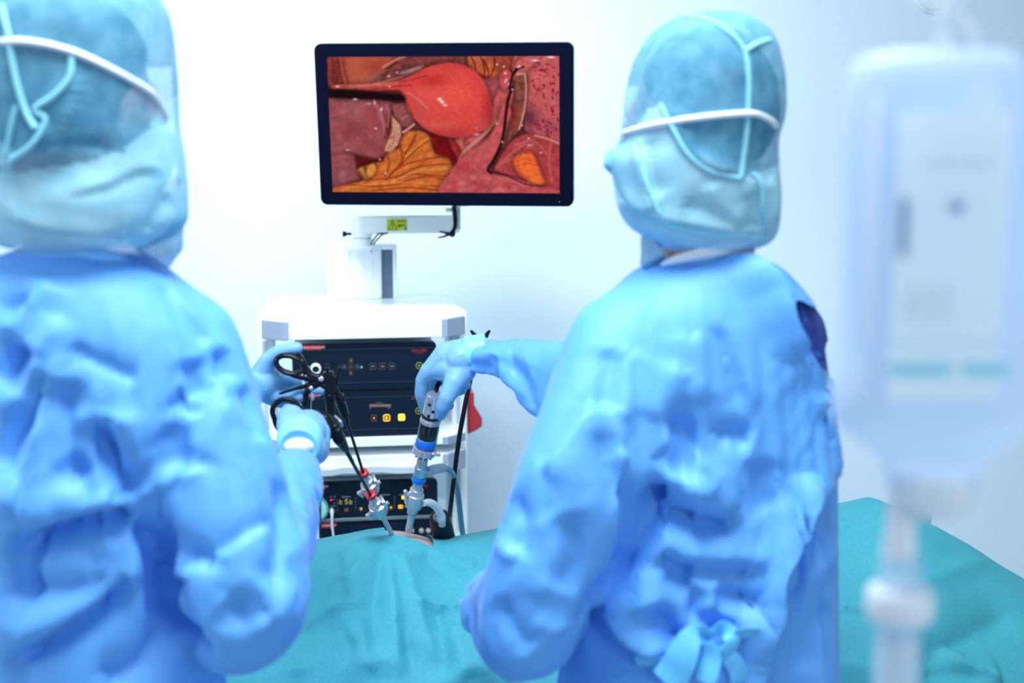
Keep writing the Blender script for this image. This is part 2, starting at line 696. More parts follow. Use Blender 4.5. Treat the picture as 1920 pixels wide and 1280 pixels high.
# ------------------------------------------------------------------ equipment cart
CROT = Matrix.Rotation(math.radians(8), 3, 'Z')
c0 = W(681, 598, 3.65)
CART0 = Vector((c0.x, c0.y, 0))
CM = Matrix.Translation(CART0) @ CROT.to_4x4()
CMI = CM.inverted()
CN = CROT @ Vector((0, 1, 0))


def CL(px, py, ly=0.0):
    d = ray(px, py)
    p0 = CART0 + CN * ly
    k = (p0 - CAM).dot(CN) / d.dot(CN)
    return CMI @ (CAM + d * k)


cart = thing('equipment_cart', 'white wheeled equipment cart with grey corner caps and a tall mast, behind the patient', 'equipment cart', CART0, CROT)
xl, xr = CL(492, 598, 0.045).x, CL(870, 598, 0.045).x
fl, fr = CL(530, 598).x, CL(838, 598).x
ZT, ZB = CL(681, 598).z, CL(681, 635).z
DEP = 0.50


def shelf(name, z0, z1, capw=True, inset=0.0):
    bm = NB()
    poly = [(xl + inset, 0.045), (fl, inset), (fr, inset), (xr - inset, 0.045), (xr - inset, DEP - 0.05), (xr - 0.04, DEP), (xl + 0.04, DEP), (xl + inset, DEP - 0.05)]
    prism(bm, poly, (0, 0, 0), (1, 0, 0), (0, 1, 0), (0, 0, 1), z0, z1, 0.002)
    s_ = obj(name, bm, WHITE, cart, CM)
    for sgn in (-1, 1):
        fx, ex = (fl, xl) if sgn < 0 else (fr, xr)
        d = 0.003
        p = [(fx - sgn * 0.014, -d), (fx + sgn * 0.001, -d), (ex + sgn * d, 0.045), (ex + sgn * d, 0.075), (ex - sgn * 0.01, 0.075), (fx - sgn * 0.012, 0.012)]
        bm = NB(); prism(bm, p, (0, 0, 0), (1, 0, 0), (0, 1, 0), (0, 0, 1), z0 - 0.001, z1 - 0.004, 0.0015)
        obj('corner_cap', bm, GREYB, cart, CM, label='grey blue corner cap')
    return s_


shelf('top_shelf', ZB, ZT)
z2t, z2b = CL(681, 821).z, CL(681, 838).z
shelf('middle_shelf', z2b, z2t)
z3t, z3b = CL(681, 853).z, CL(681, 893).z
z4t = CL(681, 1030).z
shelf('lower_shelf', z4t - 0.03, z4t)
shelf('base_shelf', 0.14, 0.18)
# drawer housing with a shaped handle
bm = NB(); box(bm, (xl + 0.02, 0.035, z3b - 0.002), (xr - 0.02, DEP - 0.04, z3t), 0.003)
obj('drawer_housing', bm, WHITE, cart, CM)
bm = NB(); prism(bm, [(xl, 0.045), (fl, -0.002), (fr, -0.002), (xr, 0.045), (xr, 0.06), (xl, 0.06)], (0, 0, 0), (1, 0, 0), (0, 1, 0), (0, 0, 1), z3b + 0.004, z3t - 0.003, 0.003)
drawer = obj('drawer', bm, WHITE, cart, CM)
for sgn in (-1, 1):
    fx, ex = (fl, xl) if sgn < 0 else (fr, xr)
    d = 0.003
    p = [(fx - sgn * 0.014, -0.002 - d), (fx + sgn * 0.001, -0.002 - d), (ex + sgn * d, 0.045), (ex + sgn * d, 0.06), (ex - sgn * 0.01, 0.06), (fx - sgn * 0.012, 0.012)]
    bm = NB(); prism(bm, p, (0, 0, 0), (1, 0, 0), (0, 1, 0), (0, 0, 1), z3b + 0.002, z3t - 0.004, 0.0015)
    obj('corner_cap', bm, GREYB, cart, CM, label='grey blue corner cap')
hl, hr = CL(598, 880, -0.02), CL(787, 880, -0.02)
zA, zBm = CL(690, 876, -0.02).z, CL(690, 889, -0.02).z
poly = [(hl.x - 0.05, 0.0), (hl.x - 0.02, -0.03), (hl.x + 0.035, -0.03), (hl.x + 0.06, -0.012), (hr.x - 0.10, -0.012), (hr.x - 0.06, -0.03), (hr.x - 0.005, -0.03), (hr.x, -0.015), (hr.x, 0.0)]
bm = NB(); prism(bm, poly, (0, 0, 0), (1, 0, 0), (0, 1, 0), (0, 0, 1), zBm, zA, 0.002)
obj('drawer_handle', bm, GREYL, drawer, CM, label='grey shaped drawer handle')
# side uprights
pr0, pr1 = CL(846, 700, 0.14).x, CL(876, 700, 0.14).x
for x0, x1 in ((pr0, pr1), (-pr1 + (xl + xr), -pr0 + (xl + xr))):
    bm = NB(); box(bm, (x0, 0.14, 0.12), (x1, 0.34, CL(870, 585, 0.14).z), 0.006)
    up = obj('upright', bm, WHITE, cart, CM)
    cx = (x0 + x1) / 2
    bm = NB(); box(bm, (cx - 0.009, 0.137, 0.3), (cx + 0.002, 0.1405, 1.02))
    obj('slot', bm, GREYL, up, CM)
for x in (xl + 0.05, xr - 0.05):
    for y in (0.06, DEP - 0.06):
        bm = NB(); cyl(bm, (x - 0.014, y, 0.05), (x + 0.014, y, 0.05), 0.05, n=24, bev=0.005)
        wh = obj('wheel', bm, RUBBER, cart, CM)
        bm = NB(); cyl(bm, (x, y, 0.07), (x, y, 0.15), 0.012); box(bm, (x - 0.02, y - 0.02, 0.095), (x + 0.02, y + 0.02, 0.115), 0.003)
        obj('wheel_fork', bm, GREYB, wh, CM)
# red holder on the right flank
ly = 0.20
a0 = CL(877, 742, ly); a1 = CL(903, 782, ly); a2 = CL(903, 797, ly); a3 = CL(877, 812, ly)
bm = NB()
b2 = 0.16
y0 = ly - 0.015
o_ = Vector((0, 0, 0))
prism(bm, [(a0.x, a0.z), (a1.x, a1.z), (a2.x, a2.z), (a2.x - 0.018, a2.z - 0.012), (a3.x, a3.z)], (0, 0, 0), (1, 0, 0), (0, 0, 1), (0, 1, 0), y0, y0 + b2, 0.004)
rh = obj('red_holder', bm, REDB, cart, CM, label='red plastic holder on the side')
bm = NB(); box(bm, (a0.x, y0 + 0.03, a0.z - 0.05), (a0.x + 0.02, y0 + 0.10, a0.z + 0.006), 0.004)
obj('latch', bm, REDB, rh, CM)
# mast with cable channel
ly = 0.40
m0, m1, m2, m3 = (CL(x, 520, ly).x for x in (614, 716, 737, 742))
mz = CL(660, 459, ly).z
bm = NB(); box(bm, (m0, ly, ZT), (m1, ly + 0.09, mz), 0.004)
mast = obj('mast', bm, WHITE, cart, CM)
bm = NB(); box(bm, (m1, ly + 0.012, ZT), (m2, ly + 0.08, CL(725, 468, ly).z))
obj('cable_channel', bm, DARKCH, mast, CM, label='dark cable channel')
bm = NB(); box(bm, (m2, ly, ZT), (m3 + 0.004, ly + 0.09, mz), 0.002); box(bm, (m1, ly + 0.002, CL(725, 468, ly).z), (m2, ly + 0.09, mz), 0.002)
obj('channel_edge', bm, WHITE, mast, CM)
bm = NB()
for xx in (CL(655, 500, ly).x, CL(697, 500, ly).x):
    box(bm, (xx - 0.0012, ly - 0.0015, ZT + 0.01), (xx + 0.0012, ly + 0.001, mz - 0.02))
obj('panel_seam', bm, mat('seam_pale', (0.72, 0.8, 0.86, 1), 0.4), mast, CM)
bm = NB(); p = CL(697, 471, ly); cyl(bm, (p.x, ly - 0.003, p.z), (p.x, ly + 0.002, p.z), 0.002, n=12)
obj('screw', bm, BLUEC, mast, CM)
# swivel arm towards the monitor
ly = 0.33
def AL(px, py, l=ly):
    p = CL(px, py, l)
    return p
p0, p1 = AL(658, 405), AL(700, 447)
r = (p1.x - p0.x) / 2
cx = (p0.x + p1.x) / 2
bm = NB()
cyl(bm, (cx, ly + r, p1.z), (cx, ly + r, p0.z), r, n=40, bev=0.006)
q0, q1 = AL(682, 405), AL(862, 437)
prism(bm, rrect(q0.x, q1.z, q1.x, q0.z, 0.006), (0, 0, 0), (1, 0, 0), (0, 0, 1), (0, 1, 0), ly, ly + 0.055, 0.004)
arm = obj('support_arm', bm, WHITEG, cart, CM, label='white swivel arm')
bm = NB(); z_ = AL(670, 447).z; cyl(bm, (cx, ly + r, mz - 0.004), (cx, ly + r, z_ - 0.001), r * 0.98, n=40, bev=0.003)
obj('swivel_base', bm, WHITE, arm, CM)
bm = NB(); a = AL(659, 440); b = AL(650, 440); cyl(bm, (a.x + 0.01, ly + r, a.z), (b.x, ly + r, a.z), 0.004, n=14); cyl(bm, (b.x, ly + r, a.z), (b.x - 0.006, ly + r, a.z), 0.006, 0.009, n=18); cyl(bm, (b.x - 0.006, ly + r, a.z), (b.x - 0.011, ly + r, a.z), 0.009, 0.009, n=18, bev=0.002)
obj('lock_knob', bm, BLACK, arm, CM, label='black lock knob')
for dx in (0, 9):
    bm = NB()
    tube(bm, [AL(722 + dx - 4, 437), AL(708 + dx, 440), AL(699 + dx * 0.6, 452), AL(696 + dx * 0.5, 459)], 0.0022, n=8)
    obj('arm_cable', bm, BLACK, arm, CM, label='thin black cable')
s0, s1 = AL(725, 410.5), AL(763, 432)
bm = NB(); box(bm, (s0.x, ly - 0.0016, s1.z), (s1.x, ly + 0.001, s0.z))
st = obj('warning_sticker', bm, YSTICK, arm, CM, label='yellow warning sticker')
sw, sh = s1.x - s0.x, s0.z - s1.z
MX = CM @ Matrix.Translation((0, ly - 0.0018, 0)) @ Matrix.Rotation(math.radians(90), 4, 'X')
bm = NB()
tri = [(s0.x + sw * 0.05, s1.z + sh * 0.08), (s0.x + sw * 0.50, s1.z + sh * 0.08), (s0.x + sw * 0.275, s1.z + sh * 0.92)]
for i in range(3):
    a, b = Vector((tri[i][0], ly - 0.0018, tri[i][1])), Vector((tri[(i + 1) % 3][0], ly - 0.0018, tri[(i + 1) % 3][1]))
    tube(bm, [a, b], 0.0009, n=6, smooth=False)
tube(bm, [Vector((tri[2][0], ly - 0.0018, s1.z + sh * 0.62)), Vector((tri[2][0], ly - 0.0018, s1.z + sh * 0.34))], 0.0013, n=6, smooth=False)
tube(bm, [Vector((tri[2][0], ly - 0.0018, s1.z + sh * 0.25)), Vector((tri[2][0], ly - 0.0018, s1.z + sh * 0.2))], 0.0013, n=6, smooth=False)
for k, (f0, f1, zz) in enumerate(((.52, .95, .86), (.52, .95, .76), (.52, .95, .5), (.52, .90, .42), (.52, .72, .34))):
    box(bm, (s0.x + sw * f0, ly - 0.0022, s1.z + sh * zz - 0.0006), (s0.x + sw * f1, ly - 0.0015, s1.z + sh * zz + 0.0006))
obj('sticker_print', bm, BLACK, arm, CM)
bm = NB(); box(bm, (s0.x + sw * .87, ly - 0.0024, s1.z + sh * .08), (s0.x + sw * .98, ly - 0.0014, s1.z + sh * .3))
obj('sticker_mark', bm, BLUEC, arm, CM)
# bracket and cable strap at the arm's free end
b0, b1 = AL(836, 384, 0.30), AL(864, 432, 0.30)
bm = NB(); box(bm, (b0.x + 0.018, 0.30, b1.z), (b1.x, 0.33, b0.z + 0.05), 0.004); z1_ = AL(840, 395, 0.30).z; box(bm, (b0.x, 0.30, z1_ - 0.004), (b1.x, 0.33, z1_ + 0.008), 0.002)
obj('monitor_bracket', bm, WHITEG, arm, CM)
bm = NB()
tube(bm, [AL(851, 386, 0.295), AL(853, 405, 0.292), AL(853, 425, 0.292), AL(846, 436, 0.292), AL(833, 443, 0.292), AL(821, 445, 0.292)], [0.0065, 0.0065, 0.006, 0.005, 0.003, 0.002], n=10)
tube(bm, [AL(824, 434, 0.292), AL(838, 437, 0.292), AL(849, 440, 0.292), AL(850, 430, 0.292)], [0.002, 0.004, 0.007, 0.004], n=8)
obj('cable_strap', bm, BLACK, arm, CM, label='black cable strap')

# ------------------------------------------------------------------ monitor
mc = W(832.5, 235.5, 3.70)
MROT = Matrix.Rotation(math.radians(-6.5), 3, 'Z') @ Matrix.Rotation(math.radians(5.5), 3, 'X')
MM = Matrix.Translation(mc) @ MROT.to_4x4()
mon = thing('monitor', 'flat black-framed monitor showing a red surgical camera picture', 'monitor', mc, MROT)
mw, mh = 0.667, 0.416
bm = NB(); prism(bm, rrect(-mw / 2, -mh / 2, mw / 2, mh / 2, 0.018), (0, 0, 0), (1, 0, 0), (0, 0, 1), (0, 1, 0), 0, 0.04, 0.003)
obj('bezel', bm, BEZEL, mon, MM)
bm = NB(); prism(bm, rrect(-mw * .42, -mh * .42, mw * .42, mh * .42, 0.02), (0, 0, 0), (1, 0, 0), (0, 0, 1), (0, 1, 0), 0.04, 0.06, 0.004)
box(bm, (-0.06, 0.06, -0.06), (0.06, 0.07, 0.06), 0.003)
obj('back_cover', bm, RUBBER, mon, MM)
bm = NB(); zz = -mh / 2
box(bm, (0.02, 0.062, zz - 0.012), (0.05, 0.085, -0.02), 0.003)
obj('mount', bm, WHITEG, mon, MM)
MMI = MM.inverted()
MN = MROT @ Vector((0, 1, 0))


def ML(px, py, ly=0.0):
    d = ray(px, py)
    k = ((mc + MN * ly) - CAM).dot(MN) / d.dot(MN)
    return MMI @ (CAM + d * k)


bm = NB(); p = ML(1049, 378); cyl(bm, (p.x, -0.001, p.z), (p.x, 0.002, p.z), 0.0012, n=10)
obj('power_light', bm, GREENR, mon, MM, label='tiny green power light')

# ---- the picture on the screen, painted per vertex of a fine grid
NX, NY = 372, 216
sx = np.linspace(611, 1050, NX); sy = np.linspace(105, 361, NY)
GX, GY = np.meshgrid(sx, sy)
IMG = np.zeros((NY, NX, 3)) + np.array([112, 42, 42.])


def vnoise(scale, seed, oct=3):
    rng = np.random.RandomState(seed)
    out = np.zeros((NY, NX)); amp = 1.0; tot = 0
    for o in range(oct):
        sc = scale / 2 ** o
        w, h = int(460 / sc) + 3, int(270 / sc) + 3
        g = rng.rand(h, w)
        fx = (GX - 605) / sc; fy = (GY - 100) / sc
        ix = fx.astype(int); iy = fy.astype(int)
        tx = fx - ix; ty = fy - iy
        tx = tx * tx * (3 - 2 * tx); ty = ty * ty * (3 - 2 * ty)
        out += amp * ((g[iy, ix] * (1 - tx) + g[iy, ix + 1] * tx) * (1 - ty) + (g[iy + 1, ix] * (1 - tx) + g[iy + 1, ix + 1] * tx) * ty)
        tot += amp; amp *= 0.55
    return out / tot - 0.5


def blur(m, k):
    for _ in range(2):
        for ax in (0, 1):
            if k > 0:
                pad = [(0, 0), (0, 0)]; pad[ax] = (k, k)
                q = np.pad(m, pad, mode='edge')
                cs = np.cumsum(q, axis=ax)
                cs = np.concatenate([np.zeros_like(np.take(cs, [0], ax)), cs], axis=ax)
                n = 2 * k + 1
                if ax == 0:
                    m = (cs[n:] - cs[:-n]) / n
                else:
                    m = (cs[:, n:] - cs[:, :-n]) / n
    return m


def pmask(poly, soft=1):
    m = np.zeros((NY, NX), bool)
    P = [Vector((p[0], p[1], 0)) for p in poly]
    P = spline(P + [P[0]], 5)[:-1]
    n = len(P)
    j = n - 1
    for i in range(n):
        xi, yi, xj, yj = P[i].x, P[i].y, P[j].x, P[j].y
        if abs(yj - yi) > 1e-9:
            c = ((yi > GY) != (yj > GY)) & (GX < (xj - xi) * (GY - yi) / (yj - yi) + xi)
            m ^= c
        j = i
    return blur(m.astype(float), soft)


def lay(poly, col, soft=1, nz=0.12, sc=9, seed=1, outline=0.35, stripe=None):
    global IMG
    m = pmask(poly, soft)
    tex = 1 + nz * 2 * vnoise(sc, seed)
    if stripe:
        ang, wl, am = stripe
        u = GX * math.cos(ang) + GY * math.sin(ang)
        tex = tex + am * np.sin(u / wl * 6.283 + 9 * vnoise(30, seed + 3))
    c = np.array(col, float)[None, None, :] * tex[:, :, None]
    if outline:
        edge = pmask(poly, 4)
        edge = np.clip(4 * edge * (1 - edge), 0, 1)
        IMG = IMG * (1 - outline * 0.8 * edge[:, :, None])
    IMG = IMG * (1 - m[:, :, None]) + c * m[:, :, None]
    return m


def pline(pts, w, col, a=1.0, soft=1):
    global IMG
    P = spline([Vector((p[0], p[1], 0)) for p in pts], 6)
    d = np.full((NY, NX), 1e9)
    for p, q in zip(P, P[1:]):
        vx, vy = q.x - p.x, q.y - p.y
        L2 = vx * vx + vy * vy + 1e-9
        t = np.clip(((GX - p.x) * vx + (GY - p.y) * vy) / L2, 0, 1)
        d = np.minimum(d, np.hypot(GX - p.x - t * vx, GY - p.y - t * vy))
    m = np.clip(1 - (d - w / 2) / (soft + 0.01), 0, 1) * a
    IMG = IMG * (1 - m[:, :, None]) + np.array(col, float) * m[:, :, None]


def glow(cx, cy, rx, ry, col, a):
    global IMG
    m = np.exp(-(((GX - cx) / rx) ** 2 + ((GY - cy) / ry) ** 2)) * a
    IMG = IMG * (1 - m[:, :, None]) + np.array(col, float) * m[:, :, None]


lay([(635, 100), (740, 100), (755, 118), (712, 138), (692, 158), (640, 160), (630, 130)], (176, 84, 60), 2, 0.10, 14, 2)
glow(706, 122, 26, 16, (150, 55, 45), 0.6)
glow(708, 145, 22, 10, (130, 85, 92), 0.7)
lay([(605, 100), (636, 100), (642, 130), (648, 158), (628, 162), (608, 152)], (136, 54, 50), 1, 0.3, 6, 3)
for k in range(9):
    pline([(619 + k % 2, 110 + k * 5), (626, 113 + k * 5), (634 + k * .6, 109 + k * 5.4)], 1.6, (80, 18, 22), 0.7)
pline([(637, 106), (639, 130), (646, 156)], 2.5, (175, 80, 65), 0.8)
lay([(742, 100), (900, 100), (880, 122), (830, 118), (792, 126), (752, 144), (716, 152), (728, 132)], (122, 58, 54), 2, 0.3, 8, 4)
pline([(718, 124), (740, 112), (760, 104)], 4, (200, 120, 100), 0.8)
pline([(722, 128), (745, 116)], 2, (60, 15, 18), 0.7)
lay([(880, 100), (968, 100), (966, 118), (950, 134), (935, 148), (915, 143), (893, 135), (880, 120)], (190, 90, 52), 1, 0.25, 7, 5)
for a in ((885, 105, 893, 132), (903, 104, 910, 140), (908, 110, 918, 143), (930, 108, 922, 140)):
    pline([(a[0], a[1]), ((a[0] + a[2]) / 2 + 3, (a[1] + a[3]) / 2), (a[2], a[3])], 2.2, (105, 25, 20), 0.8)
lay([(930, 104), (968, 104), (970, 128), (945, 132), (934, 122)], (160, 62, 50), 2, 0.25, 5, 35)
# right field
lay([(968, 100), (1056, 98), (1056, 275), (1004, 252), (984, 236), (990, 170), (988, 138), (962, 130)], (190, 88, 92), 1, 0.16, 8, 6)
glow(994, 220, 16, 22, (75, 25, 50), 0.75)
glow(1030, 235, 20, 18, (130, 60, 85), 0.5)
lay([(962, 136), (975, 112), (1000, 104), (1020, 100), (990, 130), (966, 152)], (196, 92, 92), 1, 0.15, 7, 7)
lay([(960, 160), (972, 146), (988, 137), (990, 165), (985, 200), (978, 235), (958, 260), (942, 275), (950, 225)], (122, 66, 54), 1, 0.35, 8, 8)
glow(965, 215, 8, 25, (150, 35, 35), 0.6)
rng = np.random.RandomState(5)
for k in range(85):
    x = 996 + rng.rand() * 52; y = 120 + rng.rand() * 130
    pline([(x, y), (x + rng.randn() * 2.5, y + rng.randn() * 3)], 0.8 + rng.rand() * 1.6, (135, 18, 30), 0.75)
pline([(986, 139), (988, 165), (985, 200), (978, 228), (974, 240)], 2.6, (205, 140, 120), 0.9)
pline([(972, 138), (986, 137)], 3, (210, 150, 130), 0.8)
# triangle and nodule
lay([(888, 138), (912, 146), (938, 146), (948, 165), (930, 200), (922, 205), (908, 168)], (164, 72, 80), 2, 0.15, 8, 9)
lay([(936, 165), (958, 158), (964, 170), (952, 215), (926, 232), (920, 210)], (186, 82, 80), 1, 0.15, 7, 10)
lay([(938, 142), (944, 132), (956, 130), (962, 142), (960, 160), (950, 168), (940, 160)], (182, 72, 76), 1, 0.2, 5, 11)
for x, y in ((949, 136), (951, 148), (949, 152), (956, 156)):
    glow(x, y, 2, 2, (255, 225, 235), 0.9)
# left tissue
lay([(608, 180), (700, 182), (736, 188), (733, 205), (722, 228), (716, 262), (714, 304), (700, 300), (668, 292), (640, 286), (608, 300)], (150, 76, 80), 2, 0.2, 12, 12)
glow(665, 205, 22, 20, (160, 110, 115), 0.45)
glow(690, 215, 16, 26, (165, 55, 60), 0.5)
glow(650, 240, 16, 22, (125, 40, 42), 0.5)
glow(690, 268, 20, 14, (120, 45, 40), 0.5)
pline([(702, 190), (712, 220), (718, 250), (714, 290)], 6, (185, 100, 98), 0.6)
pline([(707, 190), (720, 225), (717, 258)], 2, (100, 40, 50), 0.7)
pline([(722, 195), (727, 212), (722, 235)], 4, (170, 95, 100), 0.7)
lay([(608, 292), (640, 286), (656, 292), (662, 318), (666, 336), (640, 345), (612, 356)], (142, 72, 80), 2, 0.18, 9, 13)
glow(632, 330, 8, 10, (175, 120, 130), 0.5)
lay([(733, 192), (758, 192), (768, 210), (776, 226), (762, 236), (748, 232), (736, 214)], (138, 72, 72), 1, 0.25, 7, 14)
lay([(660, 292), (700, 298), (716, 290), (712, 306), (684, 314), (668, 322), (662, 308)], (92, 16, 18), 2, 0.2, 8, 15)
# yellow fat
lay([(712, 302), (722, 284), (742, 276), (748, 258), (762, 244), (792, 246), (806, 260), (812, 284), (838, 294), (846, 312), (836, 330), (838, 362), (606, 364), (640, 346), (672, 338), (660, 318), (690, 306)], (198, 102, 44), 1, 0.16, 9, 16, stripe=(1.1, 14, 0.05))
lay([(664, 316), (672, 314), (684, 332), (676, 334)], (196, 124, 62), 1, 0.1, 9, 17, 0.5)
lay([(680, 312), (692, 306), (698, 316), (690, 330), (680, 330)], (208, 130, 58), 1, 0.1, 9, 18, 0.5)
for L in ([(752, 285), (745, 262), (762, 248)], [(745, 308), (760, 280), (775, 252)], [(745, 310), (775, 280), (800, 262)], [(718, 336), (745, 312), (790, 298), (835, 292)], [(720, 332), (748, 300), (744, 275)], [(672, 338), (720, 334), (770, 326), (836, 330)], [(735, 335), (780, 312), (840, 306)], [(640, 346), (700, 350), (760, 344), (836, 352)], [(715, 330), (724, 305), (718, 288)], [(690, 358), (760, 352), (830, 358)], [(755, 285), (770, 268), (778, 252)], [(740, 345), (790, 330), (835, 338)]):
    pline(L, 1.6, (130, 48, 22), 0.75, 1.4)
for L in ([(756, 292), (780, 272), (800, 258)], [(728, 340), (780, 320), (838, 314)], [(650, 352), (720, 342), (800, 346)]):
    pline(L, 2.5, (228, 150, 76), 0.5, 2)
lay([(806, 250), (842, 256), (862, 276), (872, 302), (848, 306), (838, 294), (814, 284)], (112, 12, 16), 1, 0.2, 8, 19)
lay([(838, 258), (858, 262), (872, 290), (876, 302), (866, 306), (848, 282)], (150, 38, 42), 1, 0.25, 6, 20)
lay([(850, 258), (905, 246), (925, 236), (900, 262), (876, 302), (870, 290)], (175, 82, 78), 1, 0.4, 7, 21)
pline([(858, 300), (872, 280), (905, 252), (930, 225)], 5, (212, 150, 130), 0.7)
# diagonal tissue, lower right
lay([(944, 190), (960, 205), (950, 240), (938, 275), (920, 308), (922, 322), (960, 330), (1010, 338), (1056, 345), (1056, 366), (832, 366), (838, 326), (856, 302), (880, 282), (910, 262), (930, 232)], (184, 78, 82), 1, 0.18, 10, 22)
glow(868, 312, 14, 14, (165, 42, 48), 0.5)
glow(908, 272, 22, 20, (200, 95, 95), 0.5)
for k in range(30):
    x = 845 + rng.rand() * 190; y = 332 + rng.rand() * 26
    glow(x, y, 4 + rng.rand() * 7, 2 + rng.rand() * 3, (205, 120, 125) if rng.rand() > .5 else (168, 38, 50), 0.5)
lay([(925, 318), (942, 285), (960, 262), (990, 248), (1008, 254), (1056, 276), (1056, 346), (1015, 340), (960, 328)], (164, 58, 62), 1, 0.2, 9, 23)
for L in ([(930, 312), (960, 285), (990, 262)], [(940, 305), (970, 290), (1000, 268)], [(1035, 262), (1030, 300), (1036, 340)], [(965, 270), (1000, 262), (1025, 285)]):
    pline(L, 3, (196, 104, 104), 0.5, 2)
lay([(962, 298), (974, 288), (996, 284), (1006, 300), (1014, 322), (1022, 342), (1000, 342), (976, 326), (966, 312)], (232, 104, 48), 2, 0.14, 7, 24)
for L in ([(964, 302), (985, 296), (1004, 302)], [(968, 310), (990, 304), (1006, 308)], [(970, 300), (975, 320), (990, 334)]):
    pline(L, 1, (180, 60, 30), 0.7)
pline([(1004, 252), (1028, 258), (1056, 270)], 3, (205, 130, 120), 0.9)
pline([(970, 128), (962, 142), (956, 165)], 3, (25, 8, 12), 0.95)
pline([(984, 124), (972, 130), (965, 138)], 2.5, (25, 8, 12), 0.9)
pline([(962, 162), (954, 185), (949, 215), (946, 240), (938, 272), (924, 300), (914, 316), (920, 323)], 4.5, (32, 8, 12), 0.9, 1.5)
pline([(920, 322), (950, 328), (985, 344), (1020, 347)], 1.8, (80, 20, 25), 0.8)
# ovary, ligaments
lay([(731, 212), (738, 222), (748, 234), (748, 252), (740, 272), (728, 282), (716, 281), (722, 262), (730, 244)], (194, 138, 112), 1, 0.22, 6, 25)
for k in range(14):
    glow(722 + rng.rand() * 14, 245 + rng.rand() * 34, 1.6, 1.6, (150, 50, 50), 0.7)
pline([(752, 246), (762, 240), (774, 231)], 3, (214, 150, 140), 0.9)
pline([(750, 222), (764, 214)], 2, (200, 120, 110), 0.7)
# the round organ
m = lay([(700, 168), (742, 166), (752, 172), (758, 186), (764, 204), (780, 226), (800, 242), (830, 253), (862, 256), (895, 248), (918, 236), (923, 215), (920, 180), (908, 150), (890, 130), (864, 119), (836, 117), (806, 123), (784, 132), (748, 148), (700, 154), (650, 157), (618, 158), (622, 164), (660, 164)], (208, 66, 62), 1, 0.10, 7, 26)
keep = IMG.copy()
glow(850, 175, 50, 42, (236, 86, 74), 0.75)
glow(812, 150, 26, 12, (178, 34, 36), 0.7)
glow(800, 172, 30, 14, (226, 92, 84), 0.5)
glow(925, 210, 16, 60, (150, 34, 42), 0.8)
glow(850, 250, 70, 14, (176, 52, 54), 0.7)
glow(905, 235, 20, 14, (185, 80, 82), 0.5)
glow(785, 215, 14, 26, (184, 78, 74), 0.6)
glow(820, 232, 30, 8, (206, 110, 88), 0.5)
glow(880, 122, 40, 8, (170, 48, 48), 0.5)
glow(660, 160, 50, 8, (192, 96, 92), 0.8)
IMG = keep * (1 - m[:, :, None]) + IMG * m[:, :, None]
for L in ([(640, 160), (700, 160), (760, 150), (800, 140)], [(690, 166), (740, 160), (770, 158)], [(755, 180), (766, 200), (772, 215)]):
    pline(L, 1.5, (130, 38, 40), 0.55, 1.5)
for L in ([(650, 161), (710, 157), (745, 154)], [(700, 155), (750, 143), (790, 127)], [(760, 172), (775, 178), (800, 200)]):
    pline(L, 2.5, (216, 130, 120), 0.5, 2)
lay([(744, 136), (770, 127), (796, 121), (788, 127), (760, 137)], (168, 118, 122), 1, 0.15, 8, 27)
# black rod and highlights
lay([(606, 165), (680, 169), (735, 174), (755, 177), (754, 188), (700, 185), (606, 179)], (22, 4, 8), 1, 0.1, 9, 28, 0.3)
for x, y, rx, ry, a in ((824, 184, 4, 2.5, 1), (829, 189, 4, 2.5, 1), (834, 195, 4, 2, .9), (662, 184, 4, 1.6, .9), (629, 160, 3, 1.5, .9), (728, 141, 2.6, 1.6, .9), (744, 134, 2, 1.4, .9), (729, 160, 2, 1.3, .9), (712, 203, 1.8, 4, .9), (699, 190, 1.6, 5, .7), (688, 192, 4, 2.5, .5), (700, 239, 2.6, 1.6, .9), (644, 280, 4, 1.2, .8), (706, 298, 1.8, 2, .8), (716, 324, 1.8, 2.4, .8), (934, 120, 2.4, 1.6, .9), (947, 124, 2, 1.4, .9), (975, 124, 3.4, 2, .8), (1006, 113, 8, 1.6, .9), (1034, 107, 7, 1.8, 1), (962, 166, 2, 1.6, .9), (942, 286 - 22, 1.8, 1.8, .9), (932, 230, 1.6, 1.6, .9), (980, 233, 1.6, 1.6, .9), (992, 257, 2.5, 1.5, .8), (993, 270, 4, 1.4, .7), (893, 250, 5, 1.4, .7), (1015, 284, 3, 1.4, .7), (893, 238, 2, 1, .6)):
    glow(x, y, rx, ry, (250, 235, 245), a)
IMG = np.clip(IMG * (1 + 0.10 * vnoise(3, 77, 1)[:, :, None]), 0, 255)
lin = IMG / 255.0
lin = np.where(lin <= 0.04045, lin / 12.92, ((lin + 0.055) / 1.055) ** 2.4)
c00, c10, c01 = ML(611.5, 106, -0.0008), ML(1050, 105, -0.0008), ML(619, 360.5, -0.0008)
scw, sch = 0.597, 0.3475
scx, scz = (c00.x + c10.x) / 2, (c00.z + c01.z) / 2
verts = []
for j in range(NY):
    for i in range(NX):
        verts.append((scx - scw / 2 + scw * i / (NX - 1), -0.0008, scz + sch / 2 - sch * j / (NY - 1)))
faces = [(j * NX + i, (j + 1) * NX + i, (j + 1) * NX + i + 1, j * NX + i + 1) for j in range(NY - 1) for i in range(NX - 1)]
me = bpy.data.meshes.new('screen')
me.from_pydata(verts, [], faces)
at_ = me.color_attributes.new('picture', 'FLOAT_COLOR', 'POINT')
cc = np.ones((NY * NX, 4), dtype=np.float32)
cc[:, :3] = lin.reshape(-1, 3)
at_.data.foreach_set('color', cc.ravel())
SCR = bpy.data.materials.new('screen_picture'); SCR.use_nodes = True
n = SCR.node_tree
p = n.nodes['Principled BSDF']
p.inputs['Base Color'].default_value = (0.0, 0.0, 0.0, 1)
p.inputs['Roughness'].default_value = 0.35
p.inputs['Specular IOR Level'].default_value = 0.05
